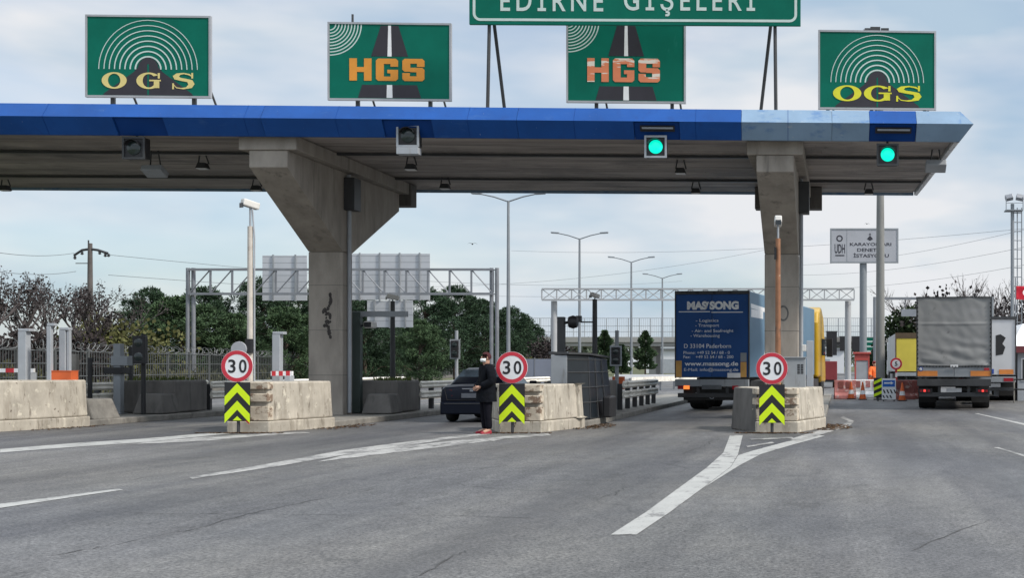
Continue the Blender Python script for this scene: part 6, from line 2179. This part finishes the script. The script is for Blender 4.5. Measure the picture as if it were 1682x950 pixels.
def small_tree(px, D, py, wd, label, seed):
    H = Z(py, D)
    tr, cr = MB(), MB()
    tr.tube([(0, 0, 0), (0, 0, H * 0.9)], [0.10, 0.02], 6)
    for i in range(2600):
        f = rnd.random()
        z = H * (0.26 + 0.74 * f)
        r = wd * (1 - f) ** 0.6 * min(1, 0.5 + f * 4) * math.sqrt(rnd.random()) * (0.75 + 0.35 * math.sin(z * 5 + seed))
        a = rnd.uniform(0, 6.28)
        leaf_quad(cr, Vector((r * math.cos(a), r * math.sin(a), z)), Vector((math.cos(a), math.sin(a), rnd.uniform(0, 1))), rnd.uniform(0.18, 0.34), rnd.uniform(0.06, 0.11))
    t = thing('young_tree', label, 'tree', (X(px, D), D, 0), 0, 'small dense trees before the overpass')
    tr.build('trunk', bark, t)
    cr.build('crown', pine_leaf2, t)


small_tree(1060, 118, 546, 1.25, 'small conical green tree just left of the blue trailer', 1)
small_tree(993, 112, 545, 1.3, 'small green tree behind the black camera pole', 2)
small_tree(1020, 114, 568, 1.0, 'low green tree behind the framed traffic light over the orange box', 3)

# hedge band and ground cover behind the fence, far tree line
m = MB()
for i in range(16000):
    f = rnd.random() ** 1.7
    p = Vector((-27.5, 36, 0)) + dirv * (Lf * f) + Vector((-rnd.uniform(0.5, 3.2), 0, 0))
    h_ = rnd.uniform(0, 1.5) * (0.7 + 0.5 * math.sin(f * 40) * math.sin(f * 17))
    leaf_quad(m, p + Vector((0, 0, max(0, h_))), Vector((rnd.uniform(-.6, .6), rnd.uniform(-.6, .6), 1)), rnd.uniform(0.2, 0.5), rnd.uniform(0.04, 0.08))
tag(m.build('undergrowth', pmat('dry_undergrowth', (0.080, 0.080, 0.042), 0.9, 0.55, island=True, spec=0.1)), 'tangled dry undergrowth along the perimeter fence', 'undergrowth', kind='stuff')
m = MB()
for i in range(15000):
    x = rnd.uniform(-330, 330)
    D_ = rnd.uniform(370, 430)
    hh = (5.5 + 3 * math.sin(x * 0.05) + 2 * math.sin(x * 0.17 + 1)) * math.sqrt(rnd.random())
    leaf_quad(m, Vector((x, D_, max(0, hh))), Vector((rnd.uniform(-1, 1), rnd.uniform(-1, 1), rnd.uniform(0, 1))), rnd.uniform(1.2, 2.6), rnd.uniform(0.5, 1.0))
tag(m.build('treeline', pmat('far_foliage', (0.07, 0.085, 0.06), 0.9, 0.4, island=True, spec=0.1)), 'far low tree line along the horizon', 'trees', kind='stuff')

# ------------------------------------------------------------------ utility pole, wires, bird
D = 80
t = thing('utility_pole', 'brown utility pole with drooping insulator arms among bare trees', 'utility pole', (X(148, D), D, 0))
H = Z(400, D)
MB().tube([(0, 0, 0), (0, 0, H)], [0.22, 0.13], 10).build('pole', pmat('weathered_pole', (0.105, 0.095, 0.09), 0.9, 0.2, 2.0), t, smooth=True)
MB().tube([(-1.0, 0, H - 0.75), (-0.5, 0, H - 0.42), (0, 0, H - 0.35), (0.5, 0, H - 0.42), (1.1, 0, H - 0.62)], 0.08, 8).build('crossarm', steel_dark, t)
MB().tube([(-0.9, 0, H - 1.25), (0.0, 0, H - 1.25)], 0.03, 6).build('lower_arm', steel_dark, t)
for x, z in ((-0.95, -0.9), (-0.5, -0.62), (0.6, -0.6), (0.95, -0.75), (1.15, -0.75)):
    MB().lathe([(0.03, 0.22), (0.10, 0.16), (0.05, 0.12), (0.11, 0.06), (0.05, 0.02), (0.04, 0.0)], c=(x, 0, H + z - 0.1), seg=10).build('insulator', steel_dark, t)
MB().tube([(-0.1, 0, H), (-0.1, 0, H + 0.2)], 0.05, 6).build('top_pin', steel_dark, t)


wire_m = pmat('distance_faded_cable', (0.12, 0.13, 0.14), 0.7, 0.1, 1.0)  # lighter grey paints the fading of distant wires into their colour


def wire(p0, p1, D0, D1, sag, label, r=0.014):
    a = Vector((X(p0[0], D0), D0, Z(p0[1], D0)))
    b = Vector((X(p1[0], D1), D1, Z(p1[1], D1)))
    pts = []
    for i in range(21):
        f = i / 20
        p = a.lerp(b, f)
        p.z -= sag * 4 * f * (1 - f)
        pts.append(tuple(p - a))
    t = MB().tube(pts, r, 4).build('power_line', wire_m)
    t.location = a
    tag(t, label, 'power line', 'overhead power lines')


wire((180, 419), (1120, 462), 80, 190, 1.2, 'overhead wire from the utility pole head toward the street lamps')
wire((-60, 404), (122, 416), 60, 80, 0.3, 'overhead wire from the left photo edge to the utility pole head')
wire((178, 452), (1120, 480), 80, 190, 1.0, 'lower overhead wire from the utility pole toward the street lamps')
wire((-60, 436), (125, 446), 60, 80, 0.3, 'lower overhead wire from the left edge to the utility pole')
wire((560, 470), (1260, 410), 150, 150, 1.5, 'overhead wire passing behind the two middle street lamps')
wire((840, 412), (1720, 372), 170, 110, 1.0, 'topmost overhead wire at the right, above the station sign')
wire((1300, 436), (1720, 368), 170, 110, 0.8, 'overhead wire at right crossing the station sign foot')
wire((1300, 452), (1720, 398), 170, 110, 0.8, 'overhead wire at right passing below the station sign')
wire((1300, 474), (1720, 428), 170, 110, 0.8, 'lowest overhead wire at right above the bare trees')
for px, py, lb in ((776, 401, 'small dark bird flying right of the flared pier'), (1424, 368, 'tiny dark bird flying above the station sign')):
    t = thing('bird', lb, 'bird', (X(px, 90), 90, Z(py, 90)), R(20), 'birds in the sky')
    k = 1.0 if px == 776 else 0.6
    m = MB()
    m.lathe([(0.005, -0.16 * k), (0.05 * k, -0.08 * k), (0.06 * k, 0.02), (0.035 * k, 0.10 * k), (0.008, 0.2 * k)], axis='y', seg=8)
    for sx in (-1, 1):
        m.loft([[(sx * 0.03, -0.05 * k, 0.02), (sx * 0.03, 0.06 * k, 0.02), (sx * 0.03, 0.06 * k, 0.03), (sx * 0.03, -0.05 * k, 0.03)], [(sx * 0.18 * k, -0.06 * k, 0.07 * k), (sx * 0.18 * k, 0.05 * k, 0.07 * k), (sx * 0.18 * k, 0.05 * k, 0.08 * k), (sx * 0.18 * k, -0.06 * k, 0.08 * k)],
                [(sx * 0.34 * k, 0.02, 0.0), (sx * 0.34 * k, 0.04, 0.0), (sx * 0.34 * k, 0.04, 0.006), (sx * 0.34 * k, 0.02, 0.006)]])
    m.build('body', black_m, t)
